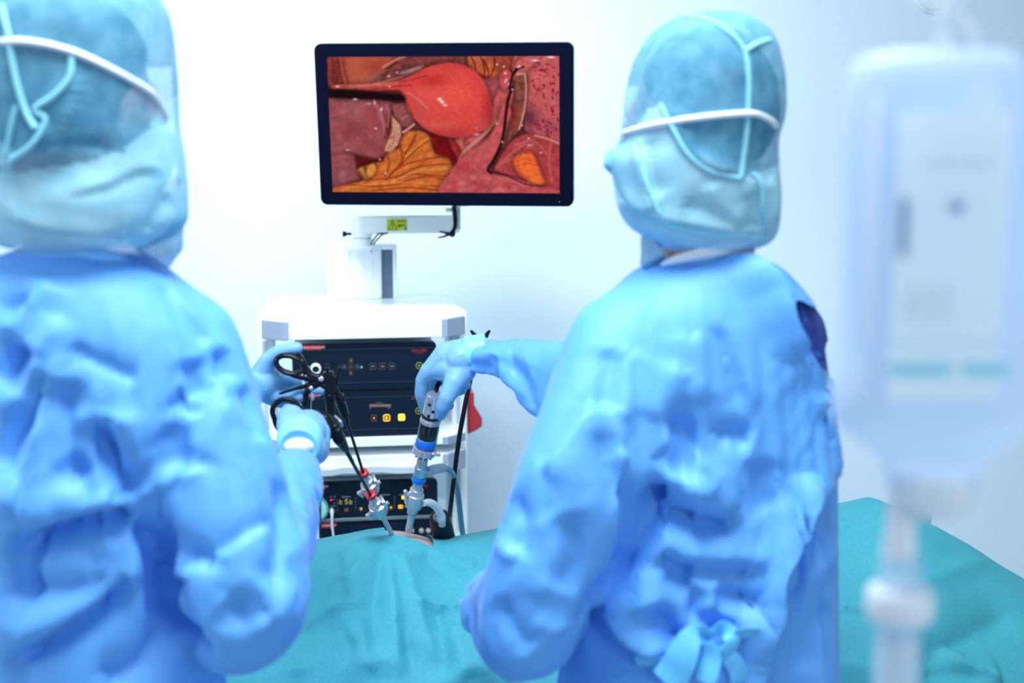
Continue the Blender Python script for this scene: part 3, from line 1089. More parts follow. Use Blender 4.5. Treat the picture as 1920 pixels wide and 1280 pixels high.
va = n.nodes.new('ShaderNodeVertexColor'); va.layer_name = 'picture'
n.links.new(va.outputs[0], p.inputs['Emission Color'])
p.inputs['Emission Strength'].default_value = 1.0
obj('screen', None, SCR, mon, MM, smooth=False, mesh=me, label='lit screen with a red surgical picture')
# ------------------------------------------------------------------ consoles in the cart
PLY = 0.014
Ry = Matrix.Rotation(math.radians(90), 4, 'X')     # text faces -y of the cart


def TM(px, py, off=0.0016):
    p = CL(px, py, PLY)
    return CM @ Matrix.Translation((p.x, PLY - off, p.z)) @ Ry


def console(name, label, ytop, ybot, skinny=False, strip=True):
    z1, z0 = CL(690, ytop, PLY).z, CL(690, ybot, PLY).z
    x0, x1 = CL(548, 690, PLY).x, CL(818.5, 690, PLY).x
    t = thing(name, label, 'console', CM @ Vector(((x0 + x1) / 2, PLY, z0)), CROT)
    bm = NB(); prism(bm, rrect(x0, z0, x1, z1, 0.012), (0, 0, 0), (1, 0, 0), (0, 0, 1), (0, 1, 0), PLY, PLY + 0.018, 0.0015)
    obj('front_panel', bm, PANEL, t, CM)
    bm = NB(); box(bm, (x0 + 0.006, PLY + 0.017, z0 + 0.002), (x1 - 0.006, PLY + 0.36, z1 - 0.003), 0.003)
    obj('casing', bm, CASE, t, CM)
    if strip:
        for yy in (ytop + 11, ybot - 13):
            z_ = CL(690, yy, PLY).z
            bm = NB(); box(bm, (x0 + 0.004, PLY - 0.0009, z_ - 0.0006), (x1 - 0.004, PLY + 0.001, z_ + 0.0006))
            obj('panel_groove', bm, mat('groove', (0.03, 0.05, 0.08, 1), 0.4), t, CM)
    return t


def badge(t, xa, xb, ya, yb, txt, size):
    a, b = CL(xa, ya, PLY), CL(xb, yb, PLY)
    h = a.z - b.z
    bm = NB(); prism(bm, [(a.x, a.z), (b.x, a.z), (b.x - h * 0.6, b.z), (a.x + h * 0.6, b.z)], (0, 0, 0), (1, 0, 0), (0, 0, 1), (0, 1, 0), PLY - 0.0012, PLY + 0.001)
    bd = obj('badge', bm, BADGE, t, CM, label='red badge with white lettering')
    text('lettering', txt, size, bd, TM((xa + xb) / 2, (ya + yb) / 2, 0.0016), PRINTW)


def plate(t, name, px, py, w, h, material, label=None, outline=False, th=0.0007, dz=0.0012):
    p = CL(px, py, PLY)
    sw, sh = w * 3.65 / F, h * 3.65 / F
    bm = NB()
    if outline:
        pts = [(p.x + x, PLY - dz, p.z + z) for x, z in rrect(-sw / 2, -sh / 2, sw / 2, sh / 2, min(sw, sh) * 0.2, 3)]
        tube(bm, pts + [pts[0]], th, n=6, smooth=False, closed=True)
    else:
        prism(bm, rrect(p.x - sw / 2, p.z - sh / 2, p.x + sw / 2, p.z + sh / 2, min(sw, sh) * 0.2, 3), (0, 0, 0), (1, 0, 0), (0, 0, 1), (0, 1, 0), PLY - dz, PLY + 0.001)
    return obj(name, bm, material, t, CM, label=label)


def ring(t, px, py, r, material, dot=True):
    p = CL(px, py, PLY)
    s_ = r * 3.65 / F
    pts = [(p.x + s_ * math.cos(a), PLY - 0.001, p.z + s_ * math.sin(a)) for a in [2 * math.pi * k / 28 for k in range(29)]]
    bm = NB(); tube(bm, pts, 0.0010, n=8, smooth=False, closed=True)
    if dot:
        lathe(bm, (p.x, PLY + 0.001, p.z), (0, -1, 0), [(0, s_ * .35), (0.002, s_ * .35), (0.0025, 0)], 18)
    return obj('power_ring', bm, material, t, CM, label='round green power button')


# camera control unit
t = console('camera_console', 'upper black console with a red badge and a row of small square buttons', 643, 729.5)
badge(t, 566, 607.5, 647.5, 655, 'ENDO FOCUS HD', 0.0078)
text('lettering', 'ENDO-MED', 0.0095, t, TM(786, 657), PRINTR, sx=0.82)
text('lettering', 'SYSTEMS', 0.0042, t, TM(786, 662), PRINTR, spacing=1.5)
for px, py in ((658, 676), (658, 699)):
    plate(t, 'button', px, py, 8, 8, OUTL, outline=True, th=0.0004)
    plate(t, 'button_lamp', px, py, 2.6, 2.6, AMBERD)
for px in (646, 658, 670):
    b = plate(t, 'button', px, 687.5, 9, 8, OUTL, outline=True, th=0.0004)
    plate(b, 'button_mark', px, 687.5, 4, 1.2, PRINTG)
for px in (578, 678):
    p = CL(px, 688, PLY)
    bm = NB(); e = 0.0035; w_ = 0.0008
    box(bm, (p.x - e, PLY - 0.001, p.z - w_), (p.x + e, PLY, p.z + w_)); box(bm, (p.x - w_, PLY - 0.001, p.z - e), (p.x + w_, PLY, p.z + e))
    obj('plus_mark', bm, CYANL, t, CM)
for px, tx in ((699, 'WB'), (717, 'MENU'), (735, 'STOP')):
    b = plate(t, 'button', px, 686.5, 12.5, 11.5, OUTL, outline=True, th=0.0005)
    plate(b, 'button_mark', px, 686.5, 7, 1.6, PRINTG)
ring(t, 786, 685, 6, GREENR)
p = CL(592, 690, PLY)
bm = NB(); lathe(bm, (p.x, PLY, p.z), (0, -1, 0), [(0, 0.014), (0.02, 0.014), (0.022, 0.012), (0.022, 0.009), (0.004, 0.009)], 28)
so = obj('socket', bm, WPLAST, t, CM, label='white ring socket')
bm = NB(); lathe(bm, (p.x, PLY, p.z), (0, -1, 0), [(0, 0.0088), (0.012, 0.0088), (0.013, 0.006), (0.012, 0)], 24)
obj('socket_core', bm, RUBBER, so, CM)

# light source
t = console('light_console', 'middle black console with glowing amber and yellow buttons', 733, 818)
badge(t, 566, 604, 736.5, 743.5, 'ENDO LITE HD', 0.0072)
text('lettering', 'ENDO-MED', 0.0095, t, TM(786, 746), PRINTR, sx=0.82)
text('lettering', 'INTENSITY', 0.0042, t, TM(712, 755), PRINTG)
for k in range(10):
    plate(t, 'level_bar', 695 + k * 4, 760, 3.2, 4.6, mat('bar_copper', (0.33, 0.16, 0.11, 1), 0.5))
plate(t, 'scale_mark', 694.5, 765, 4, 1, PRINTG); plate(t, 'scale_mark', 729, 764.5, 5, 1, PRINTG)


def tri_mark(t, px, py, s_, m, d=1):
    p = CL(px, py, PLY); s_ = s_ * 3.65 / F
    bm = NB(); prism(bm, [(p.x - d * s_ * .7, p.z - s_), (p.x + d * s_, p.z), (p.x - d * s_ * .7, p.z + s_)], (0, 0, 0), (1, 0, 0), (0, 0, 1), (0, 1, 0), PLY - 0.002, PLY + 0.0005)
    return obj('arrow_mark', bm, m, t, CM)


b = plate(t, 'button', 701, 783.5, 11, 11.5, OUTL, outline=True, th=0.0006); tri_mark(b, 701, 783.5, 2, AMBER, -1)
b = plate(t, 'button', 725, 783, 11.5, 11.5, AMBER, 'amber lit button with a play arrow', outline=True, th=0.0016); tri_mark(b, 725, 783, 3, YELL)
b = plate(t, 'button', 753, 782, 13, 13, YELL, 'solid yellow lit button')
plate(b, 'button_mark', 753, 785, 8, 2.2, AMBER, dz=0.002)
ring(t, 785, 770, 6, GREENR)

# insufflator
t = console('gas_console', 'lower black console with a mint green knob and a segment display', 902, 968, strip=False)
x0, x1 = CL(548, 690, PLY).x, CL(818.5, 690, PLY).x
zz = CL(690, 972, PLY).z
bm = NB(); box(bm, (x0, PLY - 0.004, zz - 0.004), (x1, PLY + 0.02, zz + 0.005), 0.002)
obj('steel_strip', bm, STEEL, t, CM)
badge(t, 573, 614.5, 909, 916, 'ENDO FLATOR HI', 0.0075)
text('lettering', 'ENDO-MED', 0.0085, t, TM(790, 911), PRINTR, sx=0.8)
p = CL(591, 953, PLY)
bm = NB(); lathe(bm, (p.x, PLY, p.z), (0, -1, 0), [(0, 0.0355), (0.012, 0.0355), (0.016, 0.033), (0.016, 0.028)], 48)
kn = obj('rotary_knob', bm, KNOBR, t, CM, label='mint green rotary knob')
bm = NB(); lathe(bm, (p.x, PLY, p.z), (0, -1, 0), [(0.004, 0.030), (0.020, 0.030), (0.0235, 0.027), (0.0245, 0.0)], 48)
obj('knob_face', bm, KNOB, kn, CM)
p = CL(621, 937, PLY)
bm = NB(); ellipsoid(bm, (p.x, PLY, p.z), (0.0035, 0.002, 0.002)); obj('warning_lamp', bm, REDL, t, CM, label='red lit warning lamp')
for px, py, w_, h_ in ((621, 931, 6, 1), (628, 930.5, 2, 3), (627, 936, 2, 2), (622, 948, 5, 1), (627, 943, 2, 2), (627, 947.5, 2, 4), (649, 931, 17, 1.6), (722, 927, 20, 1.6), (752, 927, 8, 1.6), (757, 949, 8, 1.4)):
    plate(t, 'print_mark', px, py, w_, h_, PRINTG)
for px, ya in ((632.5, 947), (667, 944), (740, 940)):
    plate(t, 'divider', px, ya, 1.6, 26, mat('divider_grey', (0.05, 0.07, 0.1, 1), 0.4))
SEG = {'t': 'defg', 'S': 'afgcd', 'E': 'adefg'}


def seg_digit(bm, ch, cx, cz, w, h):
    L = {'a': ((-w, h), (w, h)), 'g': ((-w, 0), (w, 0)), 'd': ((-w, -h), (w, -h)), 'f': ((-w, h), (-w, 0)), 'e': ((-w, 0), (-w, -h)), 'b': ((w, h), (w, 0)), 'c': ((w, 0), (w, -h))}
    for s_ in SEG[ch]:
        (ax, az), (bx, bz) = L[s_]
        a = Vector((cx + ax * .86 + az * .12, PLY - 0.0008, cz + az * .92)); b = Vector((cx + bx * .86 + bz * .12, PLY - 0.0008, cz + bz * .92))
        tube(bm, [a, b], 0.0011, n=6, smooth=False)


for px, ch in ((639.5, 't'), (649.5, 'S'), (658.5, 't')):
    p = CL(px, 940, PLY)
    bm = NB(); seg_digit(bm, ch, p.x, p.z, 0.0038, 0.0062)
    obj('display_digit', bm, SEGM, t, CM, label='dim yellow display letter')
plate(t, 'button', 649.5, 955.5, 8, 7, mat('amber_off', (0.16, 0.07, 0.03, 1), 0.5))
for px, py in ((677, 953.5), (733, 951)):
    b = plate(t, 'button', px, py, 8, 7, OUTL, outline=True, th=0.0005); plate(b, 'button_lamp', px, py, 3.5, 3.5, AMBER)
plate(t, 'button', 756.5, 932, 7, 7, YELL, 'small yellow lit button')
plate(t, 'button', 751, 949.5, 9, 7.5, AMBER, 'small amber lit button')
# pump below
t = console('pump_console', 'lowest black console, mostly hidden behind the teal drape', 978.5, 1030, strip=False)
badge(t, 590, 632, 981.5, 988.5, 'ENDO PUMP HD', 0.0072)
for px in (772, 790, 803):
    p = CL(px, 994, PLY); bm = NB(); lathe(bm, (p.x, PLY, p.z), (0, -1, 0), [(0, 0.007), (0.008, 0.007), (0.012, 0.004), (0.013, 0)], 18)
    obj('port', bm, CHROME, t, CM, label='small chrome port')
bm = NB(); p = CL(790, 998, PLY); box(bm, (p.x - 0.035, PLY - 0.008, p.z - 0.02), (p.x + 0.035, PLY + 0.001, p.z - 0.004), 0.003)
obj('port_tray', bm, RUBBER, t, CM)

# ------------------------------------------------------------------ cables hanging in front of the consoles
def cable(name, label, pts, r, m, cat='cable', extra=None):
    bm = NB(); tube(bm, pts, r, n=10, seg=8)
    t = thing(name, label, cat, pts[0])
    obj('cord' if cat == 'cable' else 'hose', bm, m, t)
    return t


pj = CM @ CL(622, 954, PLY)
off = -CN
g = [CM @ CL(622, 954, PLY - 0.022), CM @ CL(622.5, 966, PLY - 0.03), CM @ CL(622.5, 985, PLY - 0.03), CM @ CL(625, 1005, PLY - 0.03), CM @ CL(628, 1060, PLY - 0.03), CM @ CL(632, 1150, PLY - 0.03)]
t = cable('patch_cable', 'thin pale grey cable with a chrome plug, in the lower console beside the mint knob', g, [0.0042, 0.0036, 0.003, 0.003], mat('pale_cable', (0.55, 0.66, 0.78, 1), 0.4))
bm = NB(); lathe(bm, pj, -CN, [(0, 0.0062), (0.016, 0.0062), (0.02, 0.0075), (0.026, 0.0065), (0.028, 0)], 20)
obj('plug', bm, CHROME, t, label='chrome plug')
def Lx(px, py): return CM @ CL(px, py, -0.03)
cable('power_lead', 'straight black lead hanging between the left surgeon sleeve and the mint knob', [Lx(596, 880), Lx(597.5, 912), Lx(599, 950), Lx(600, 985), Lx(600.5, 1030), Lx(601, 1120)], 0.0042, RUBBER)
cable('suction_hose', 'short stretch of white hose at the edge of the left surgeon sleeve above the drape', [Lx(588, 925), Lx(590, 960), Lx(592, 985), Lx(595, 1012), Lx(598, 1060), Lx(600, 1150)], 0.0068, WPLAST, 'hose')
# ------------------------------------------------------------------ drape over the patient
YS = 2.48
SIL = [(-900, 1030), (0, 1050), (440, 1032), (590, 1010), (650, 1000), (690, 991), (715, 988), (750, 989), (793, 999), (815, 1006), (840, 1006), (870, 1000), (900, 994), (960, 985), (1100, 970), (1300, 955), (1500, 948), (1565, 944), (1632, 929), (1700, 957), (1745, 982), (1920, 1085), (2040, 1160), (2150, 1270)]
SX = np.array([W(a, b, YS).x for a, b in SIL]); SZ = np.array([W(a, b, YS).z for a, b in SIL])
HY = np.array([2.05, 2.07, 2.11, 2.17, 2.24, 2.32, 2.40, 2.48, 2.62, 2.80, 2.90, 2.95])
HZ = np.array([-0.42, -0.30, -0.20, -0.125, -0.065, -0.015, 0.012, 0.0, -0.05, -0.13, -0.24, -0.42])


def smooth_interp(x, xs, ys, w):
    return (np.interp(x - w, xs, ys) + 2 * np.interp(x, xs, ys) + np.interp(x + w, xs, ys)) / 4


def top_z(x, y):
    return smooth_interp(x, SX, SZ, 0.008) + smooth_interp(y, HY, HZ, 0.015)


# parametric rows: distance along the profile
yy = np.linspace(2.05, 2.95, 400)
zz = smooth_interp(yy, HY, HZ, 0.015)
sl = np.concatenate([[0], np.cumsum(np.hypot(np.diff(yy), np.diff(zz)))])
NV = 190
sv = np.linspace(0, sl[-1], NV)
vy, vz = np.interp(sv, sl, yy), np.interp(sv, sl, zz)
xs_ = np.concatenate([np.linspace(-1.25, -0.65, 60)[:-1], np.linspace(-0.65, 0.15, 150)[:-1], np.linspace(0.15, 1.02, 130)])
NU = len(xs_)
# the opening in the drape: a block of cells, sheared to its slanted outline
j0 = int(np.argmin(np.abs(vy - 2.395))); j1 = int(np.argmin(np.abs(vy - 2.60)))
i0 = int(np.argmin(np.abs(xs_ + 0.232))); i1 = int(np.argmin(np.abs(xs_ + 0.150)))
V = np.zeros((NU, NV, 3))
for i in range(NU):
    x = xs_[i]
    g = math.exp(-((x + 0.185) / 0.10) ** 2)
    row = (x + 0.185) / 0.07
    for_y = vy + g * np.exp(-((vy - 2.395) / 0.08) ** 2) * (-0.022 * np.clip(row, -1, 1.3) + 0.006)
    gx = x + g * np.exp(-((for_y - 2.45) / 0.12) ** 2) * 0.22 * (2.48 - for_y)
    V[i, :, 0] = gx
    V[i, :, 1] = for_y
    V[i, :, 2] = smooth_interp(gx, SX, SZ, 0.008) + smooth_interp(for_y, HY, HZ, 0.015)
# lower hem panels hanging straight
ext = 14
E0 = np.repeat(V[:, :1, :], ext, axis=1); E1 = np.repeat(V[:, -1:, :], ext, axis=1)
for k in range(ext):
    f = (ext - k) / ext
    E0[:, k, 2] -= f * np.maximum(E0[:, k, 2] - 0.38, 0.02); E0[:, k, 1] -= 0.02 * f
    f2 = (k + 1) / ext
    E1[:, k, 2] -= f2 * np.maximum(E1[:, k, 2] - 0.38, 0.02); E1[:, k, 1] += 0.01 * f2
V = np.concatenate([E0, V, E1], axis=1)
j0 += ext; j1 += ext
NVT = V.shape[1]
# end panels beyond both ends
faces = []
for i in range(NU - 1):
    for j in range(NVT - 1):
        if i0 <= i < i1 and j0 <= j < j1:
            continue
        faces.append((i * NVT + j, (i + 1) * NVT + j, (i + 1) * NVT + j + 1, i * NVT + j + 1))
me = bpy.data.meshes.new('surgical_drape')
me.from_pydata([tuple(v) for v in V.reshape(-1, 3)], [], faces)
me.update()
D_ST = [
    ([(728, 1012), (690, 1040), (640, 1110), (610, 1190)], 0.022, 0.012, 'g'),
    ([(712, 1016), (660, 1034), (600, 1070), (560, 1110)], 0.016, 0.007, 'g'),
    ([(716, 1020), (668, 1052), (616, 1100)], 0.012, -0.007, 'g'),
    ([(730, 1014), (712, 1060), (702, 1130), (700, 1200), (690, 1275)], 0.016, -0.012, 'g'),
    ([(731, 1014), (733, 1080), (738, 1160), (748, 1240), (752, 1280)], 0.013, 0.012, 'g'),
    ([(735, 1016), (745, 1075), (758, 1140), (772, 1280)], 0.010, -0.012, 'g'),
    ([(742, 1020), (760, 1070), (790, 1160), (830, 1270)], 0.015, 0.010, 'g'),
    ([(755, 1080), (758, 1150), (775, 1230)], 0.012, 0.008, 'g'),
    ([(800, 1022), (830, 1043), (870, 1056), (896, 1056)], 0.012, 0.008, 'g'),
    ([(790, 1030), (825, 1055), (860, 1090), (870, 1130)], 0.030, -0.009, 'g'),
    ([(655, 1205), (680, 1200), (700, 1270)], 0.02, 0.010, 'g'),
    ([(670, 1150), (690, 1210), (700, 1280)], 0.02, 0.006, 'g'),
    ([(545, 1186), (600, 1165), (650, 1146), (690, 1134)], 0.010, 0.005, 'R'),
    ([(770, 1136), (810, 1139), (850, 1141), (880, 1142)], 0.010, 0.006, 'R'),
    ([(640, 1040), (648, 1080), (655, 1140)], 0.010, 0.007, 'L'),
    ([(845, 1170), (862, 1220), (880, 1280)], 0.02, 0.012, 'g'),
    ([(815, 1120), (828, 1200), (835, 1280)], 0.015, -0.012, 'g'),
    ([(560, 1170), (555, 1220), (560, 1270)], 0.014, 0.007, 'g'),
    ([(480, 1250), (520, 1215), (600, 1175)], 0.014, -0.008, 'g'),
    ([(1565, 995), (1610, 985), (1660, 966)], 0.012, 0.006, 'R'),
    ([(1570, 1140), (1605, 1147), (1640, 1145)], 0.010, 0.005, 'R'),
    ([(1680, 1115), (1760, 1080), (1850, 1050)], 0.010, 0.005, 'g'),
    ([(1700, 1255), (1790, 1210), (1880, 1160), (1920, 1150)], 0.025, -0.014, 'g'),
    ([(1785, 1208), (1800, 1235), (1850, 1262), (1880, 1270)], 0.014, 0.014, 'g'),
    ([(1720, 1275), (1790, 1262), (1860, 1275)], 0.012, -0.010, 'g'),
    ([(1560, 1255), (1620, 1250), (1680, 1262)], 0.014, 0.008, 'g'),
    ([(1735, 975), (1748, 985)], 0.012, 0.01, 'g'),
]
sculpt(me, [(p_, w_ * (1.35 if k_ == 'g' else 1.1), a_ * 1.5, k_) for p_, w_, a_, k_ in D_ST])
wrinkle(me, 0.0035, 7.0, seed=3.1)
drape = obj('surgical_drape', None, DRAPE, None, mesh=me, angle=60)
tag(drape, 'creased teal surgical drape spread over the patient, with a small opening at the belly', 'drape')
# rolled corner of cloth at the far side
bm = NB(); tube(bm, [W(1700, 962, 2.52), W(1722, 968, 2.52), W(1742, 974, 2.52)], [0.012, 0.013, 0.0135], n=12)
o = obj('rolled_edge', bm, DRAPE, drape); 

# ------------------------------------------------------------------ patient under the drape
pt = thing('person', 'patient lying under the teal drape, only a patch of belly skin showing', 'person', (-0.19, 2.5, 0.70))
bm = NB()
zc = 0.775
ellipsoid(bm, (-0.88, 2.5, 0.79), (0.11, 0.078, 0.09))
capsule(bm, (-0.80, 2.5, 0.755), 0.055, (-0.70, 2.5, 0.755), 0.06)
rings = []
for x, a, b in ((-0.70, 0.14, 0.07), (-0.62, 0.19, 0.095), (-0.45, 0.175, 0.105), (-0.3, 0.165, 0.112), (-0.18, 0.165, 0.114), (-0.05, 0.17, 0.112), (0.06, 0.17, 0.10), (0.14, 0.15, 0.08)):
    R_ = []
    for k in range(32):
        t_ = 2 * math.pi * k / 32
        R_.append(bm.verts.new((x, 2.5 + a * math.cos(t_), zc + b * math.sin(t_))))
    rings.append(R_)
for r0, r1 in zip(rings, rings[1:]):
    for k in range(32):
        bm.faces.new((r0[k], r0[(k + 1) % 32], r1[(k + 1) % 32], r1[k]))
bm.faces.new(rings[0]); bm.faces.new(list(reversed(rings[-1])))
for s_ in (-1, 1):
    chain(bm, [(Vector((0.08, 2.5 + s_ * 0.085, zc)), 0.08), (Vector((0.45, 2.5 + s_ * 0.07, zc + 0.03)), 0.055), (Vector((0.80, 2.5 + s_ * 0.06, 0.73)), 0.04)])
    capsule(bm, (0.80, 2.5 + s_ * 0.06, 0.73), 0.035, (0.86, 2.5 + s_ * 0.06, 0.79), 0.022)
    chain(bm, [(Vector((-0.64, 2.5 + s_ * 0.17, zc)), 0.05), (Vector((-0.34, 2.5 + s_ * 0.21, zc - 0.02)), 0.038), (Vector((-0.08, 2.5 + s_ * 0.20, zc - 0.03)), 0.028)])
me = remesh(bm, 0.011, 6)
v = verts_np(me)
tz = top_z(v[:, 0], np.clip(v[:, 1], 2.06, 2.94))
patch = (np.abs(v[:, 0] + 0.188) < 0.056) & (v[:, 1] > 2.385) & (v[:, 1] < 2.66) & (v[:, 2] > zc + 0.03)
v[:, 2] = np.minimum(v[:, 2], tz - 0.034)
v[patch, 2] = (tz - 0.005)[patch]
set_verts(me, v)
obj('body', None, SKIN_P, pt, mesh=me, angle=None)
# table below
tb = thing('operating_table', 'operating table hidden beneath the teal drape', 'operating table', (-0.1, 2.5, 0))
bm = NB(); box(bm, (-1.02, 2.24, 0.60), (0.90, 2.76, 0.655), 0.015); obj('mattress', bm, RUBBER, tb)
bm = NB(); box(bm, (-1.0, 2.25, 0.57), (0.88, 2.75, 0.60), 0.005); obj('table_top', bm, STEEL, tb)
bm = NB(); box(bm, (-0.25, 2.38, 0.1), (0.1, 2.62, 0.57), 0.02); obj('column', bm, WHITE, tb)
bm = NB(); box(bm, (-0.5, 2.25, 0.0), (0.35, 2.75, 0.1), 0.02); obj('base', bm, GREYB, tb)
# ------------------------------------------------------------------ surgeons
def smooth_rings(R, seg=4):
    """R: list of (centre, a, b, yaw); Catmull-Rom in between"""
    cs = spline([Vector(r[0]) for r in R], seg)
    ab = spline([Vector((r[1], r[2], r[3])) for r in R], seg)
    return [(c, q.x, q.y, q.z) for c, q in zip(cs, ab)]


def head_blobs(bm, C, yaw, tilt=0.0):
    f = Vector((math.sin(yaw), math.cos(yaw), -tilt)).normalized()
    up = Vector((0, 0, 1))
    sd = f.cross(up).normalized()          # the head's right
    up = sd.cross(f)
    Rm = Matrix((sd, f, up)).transposed()
    P = lambda x, y, z: C + sd * x + f * y + up * z
    ellipsoid(bm, P(0, -0.012, 0.025), (0.074, 0.093, 0.090), Rm)
    ellipsoid(bm, P(0, 0.02, -0.045), (0.060, 0.068, 0.070), Rm)
    ellipsoid(bm, P(0, 0.058, -0.085), (0.030, 0.028, 0.026), Rm)
    ellipsoid(bm, P(0, 0.068, 0.012), (0.056, 0.022, 0.020), Rm)
    chain(bm, [(P(0, 0.085, 0.0), 0.008), (P(0, 0.103, -0.030), 0.0125), (P(0, 0.088, -0.038), 0.014)])
    ellipsoid(bm, P(0, 0.084, -0.062), (0.024, 0.009, 0.009), Rm)
    for s in (-1, 1):
        ellipsoid(bm, P(s * 0.080, -0.008, -0.012), (0.010, 0.021, 0.034), Rm)
        ellipsoid(bm, P(s * 0.045, 0.055, -0.025), (0.024, 0.026, 0.024), Rm)
    return P, Rm, f


def make_head_parts(root, C, yaw, tilt=0.0, hs=1.0):
    bm = NB(); P, Rm, f = head_blobs(bm, C, yaw, tilt); bm.free()
    for s in (-1, 1):
        bm = NB(); ellipsoid(bm, P(s * 0.032, 0.077, 0.0), (0.014, 0.013, 0.011), Rm, 16)
        e = obj('eye', bm, mat('eye_white', (0.8, 0.8, 0.8, 1), 0.3), root)
        bm = NB(); ellipsoid(bm, P(s * 0.032, 0.0875, 0.0), (0.006, 0.003, 0.006), Rm, 12)
        obj('iris', bm, mat('iris_brown', (0.05, 0.025, 0.012, 1), 0.2), e)
    # hair
    b2 = NB(); ellipsoid(b2, (0, 0, 0), (1, 1, 1), None, 40)
    me = bpy.data.meshes.new('hair')
    kill = [v for v in b2.verts if v.co.z < (-0.72 if v.co.y < -0.2 else -0.25 + max(0, v.co.y) * 1.0) or v.co.y > 0.72]
    bmesh.ops.delete(b2, geom=kill, context='VERTS')
    M = Matrix.Translation(P(0, -0.014, 0.022)) @ Rm.to_4x4() @ Matrix.Diagonal((0.077 * hs, 0.095 * hs, 0.094 * hs, 1))
    b2.transform(M)
    obj('hair', b2, HAIR, root)
    # mask over nose and mouth
    b2 = NB(); ellipsoid(b2, (0, 0, 0), (1, 1, 1), None, 32)
    kill = [v for v in b2.verts if v.co.y < 0.12 or v.co.z > 0.55 or v.co.z < -0.9]
    bmesh.ops.delete(b2, geom=kill, context='VERTS')
    M = Matrix.Translation(P(0, 0.022, -0.052)) @ Rm.to_4x4() @ Matrix.Diagonal((0.079, 0.098, 0.075, 1))
    b2.transform(M)
    mk = obj('face_mask', b2, MASKM, root)
    return P, Rm, f, mk


def make_hood(root, rings, P, Rm, f, C, strokes, seed, line=None, front=0.70):
    bm = NB()
    loft(bm, smooth_rings(rings, 11), 128, 2.1)
    bmesh.ops.recalc_face_normals(bm, faces=bm.faces)
    low = min(v.co.z for v in bm.verts)
    kill = [fc for fc in bm.faces if len(fc.verts) > 8 and fc.calc_center_median().z < low + 0.01]
    bmesh.ops.delete(bm, geom=kill, context='FACES_ONLY')
    # opening at the eyes and nose
    ax = Vector((f.x, f.y, 0)).normalized()
    kill = []
    for fc in bm.faces:
        c = fc.calc_center_median()
        d = Vector((c.x - C.x, c.y - C.y, 0)).normalized()
        if d.dot(ax) > front and C.z - 0.10 < c.z < C.z + 0.045:
            kill.append(fc)
    bmesh.ops.delete(bm, geom=kill, context='FACES')
    me = bpy.data.meshes.new('surgical_hood'); bm.to_mesh(me); bm.free()
    sculpt(me, strokes)
    wrinkle(me, 0.0022, 22.0, stretch=(1, 1, .7), seed=seed)
    ho = obj('surgical_hood', None, HOOD, root, mesh=me, angle=None)
    me.materials.append(HOOD2)
    for p in me.polygons:
        c = WM[root.name] @ p.center
        low_ = c.z < C.z - 0.048
        if line and c.y < C.y + 0.03:
            x_, y_ = to_px(c)
            low_ = y_ > np.interp(x_, [q[0] for q in line], [q[1] for q in line])
        if low_:
            p.material_index = 1
    return ho, me


def on_surface(me, px, lift=0.002, M=None):
    b = bvh_of(me)
    out = []
    for x, y in px:
        loc, nor = hit(b, x, y)
        if loc is not None:
            out.append(loc + (CAM - loc).normalized() * lift)
    return out


def drape_cloth(me, frames, slack, pin_fn, inner=0.022):
    """let the gown hang: a cloth settling over the body's inner shape, held at collar and cuffs"""
    core = me.copy()
    nv = normals_np(core)
    cv = verts_np(core)
    off = np.array([inner * (1 - 0.75 * min(1.0, pin_fn(c_))) for c_ in cv])
    set_verts(core, cv - nv * off[:, None])
    co = bpy.data.objects.new('core', core); COL.objects.link(co)
    cm_ = co.modifiers.new('c', 'COLLISION')
    co.collision.thickness_outer = 0.004
    co.collision.cloth_friction = 12
    o = bpy.data.objects.new('cloth', me.copy()); COL.objects.link(o)
    vg = o.vertex_groups.new(name='pin')
    v = verts_np(me)
    for i in range(len(v)):
        w = pin_fn(v[i])
        if w > 0:
            vg.add([i], w, 'REPLACE')
    m = o.modifiers.new('cloth', 'CLOTH')
    st = m.settings
    st.quality = 6
    st.mass = 0.25
    st.tension_stiffness = st.compression_stiffness = 18
    st.shear_stiffness = 8
    st.bending_stiffness = 0.12
    st.tension_damping = st.compression_damping = st.shear_damping = 8
    st.air_damping = 2.5
    sg = o.vertex_groups.new(name='slack')
    for i in range(len(v)):
        sg.add([i], min(1.0, 1.6 * pin_fn(v[i])), 'REPLACE')
    st.vertex_group_shrink = 'slack'
    st.shrink_min = -slack
    st.shrink_max = 0.0
    st.vertex_group_mass = 'pin'
    st.pin_stiffness = 1.0
    m.collision_settings.distance_min = 0.004
    m.collision_settings.collision_quality = 2
    m.collision_settings.use_self_collision = False
    m.point_cache.frame_start = 1
    m.point_cache.frame_end = frames + 1
    scene.frame_start, scene.frame_end = 1, frames + 1
    for fr_ in range(1, frames + 1):
        scene.frame_set(fr_)
    dg = bpy.context.evaluated_depsgraph_get()
    res = bpy.data.meshes.new_from_object(o.evaluated_get(dg))
    bpy.data.objects.remove(o); bpy.data.objects.remove(co)
    scene.frame_set(1)
    return res


def finish_gown(root, bm, voxel, strokes, wr, name='gown', pin=None):
    me = remesh(bm, 0.0125, 4, 0.5)
    me = drape_cloth(me, 22, 0.10, pin)
    b = NB(); b.from_mesh(me)
    me = evaluated(b, [('SUBSURF', dict(levels=1, render_levels=1))])
    sculpt(me, [(p_, w_, a_ * (1.5 if (k_ == 'g' and a_ < 0) else 1.0), k_) for p_, w_, a_, k_ in strokes])
    return me


def world_mesh(me, root):
    """copy of an object's mesh in world coordinates, for ray casts"""
    m2 = me.copy(); m2.transform(WM[root.name]); return m2


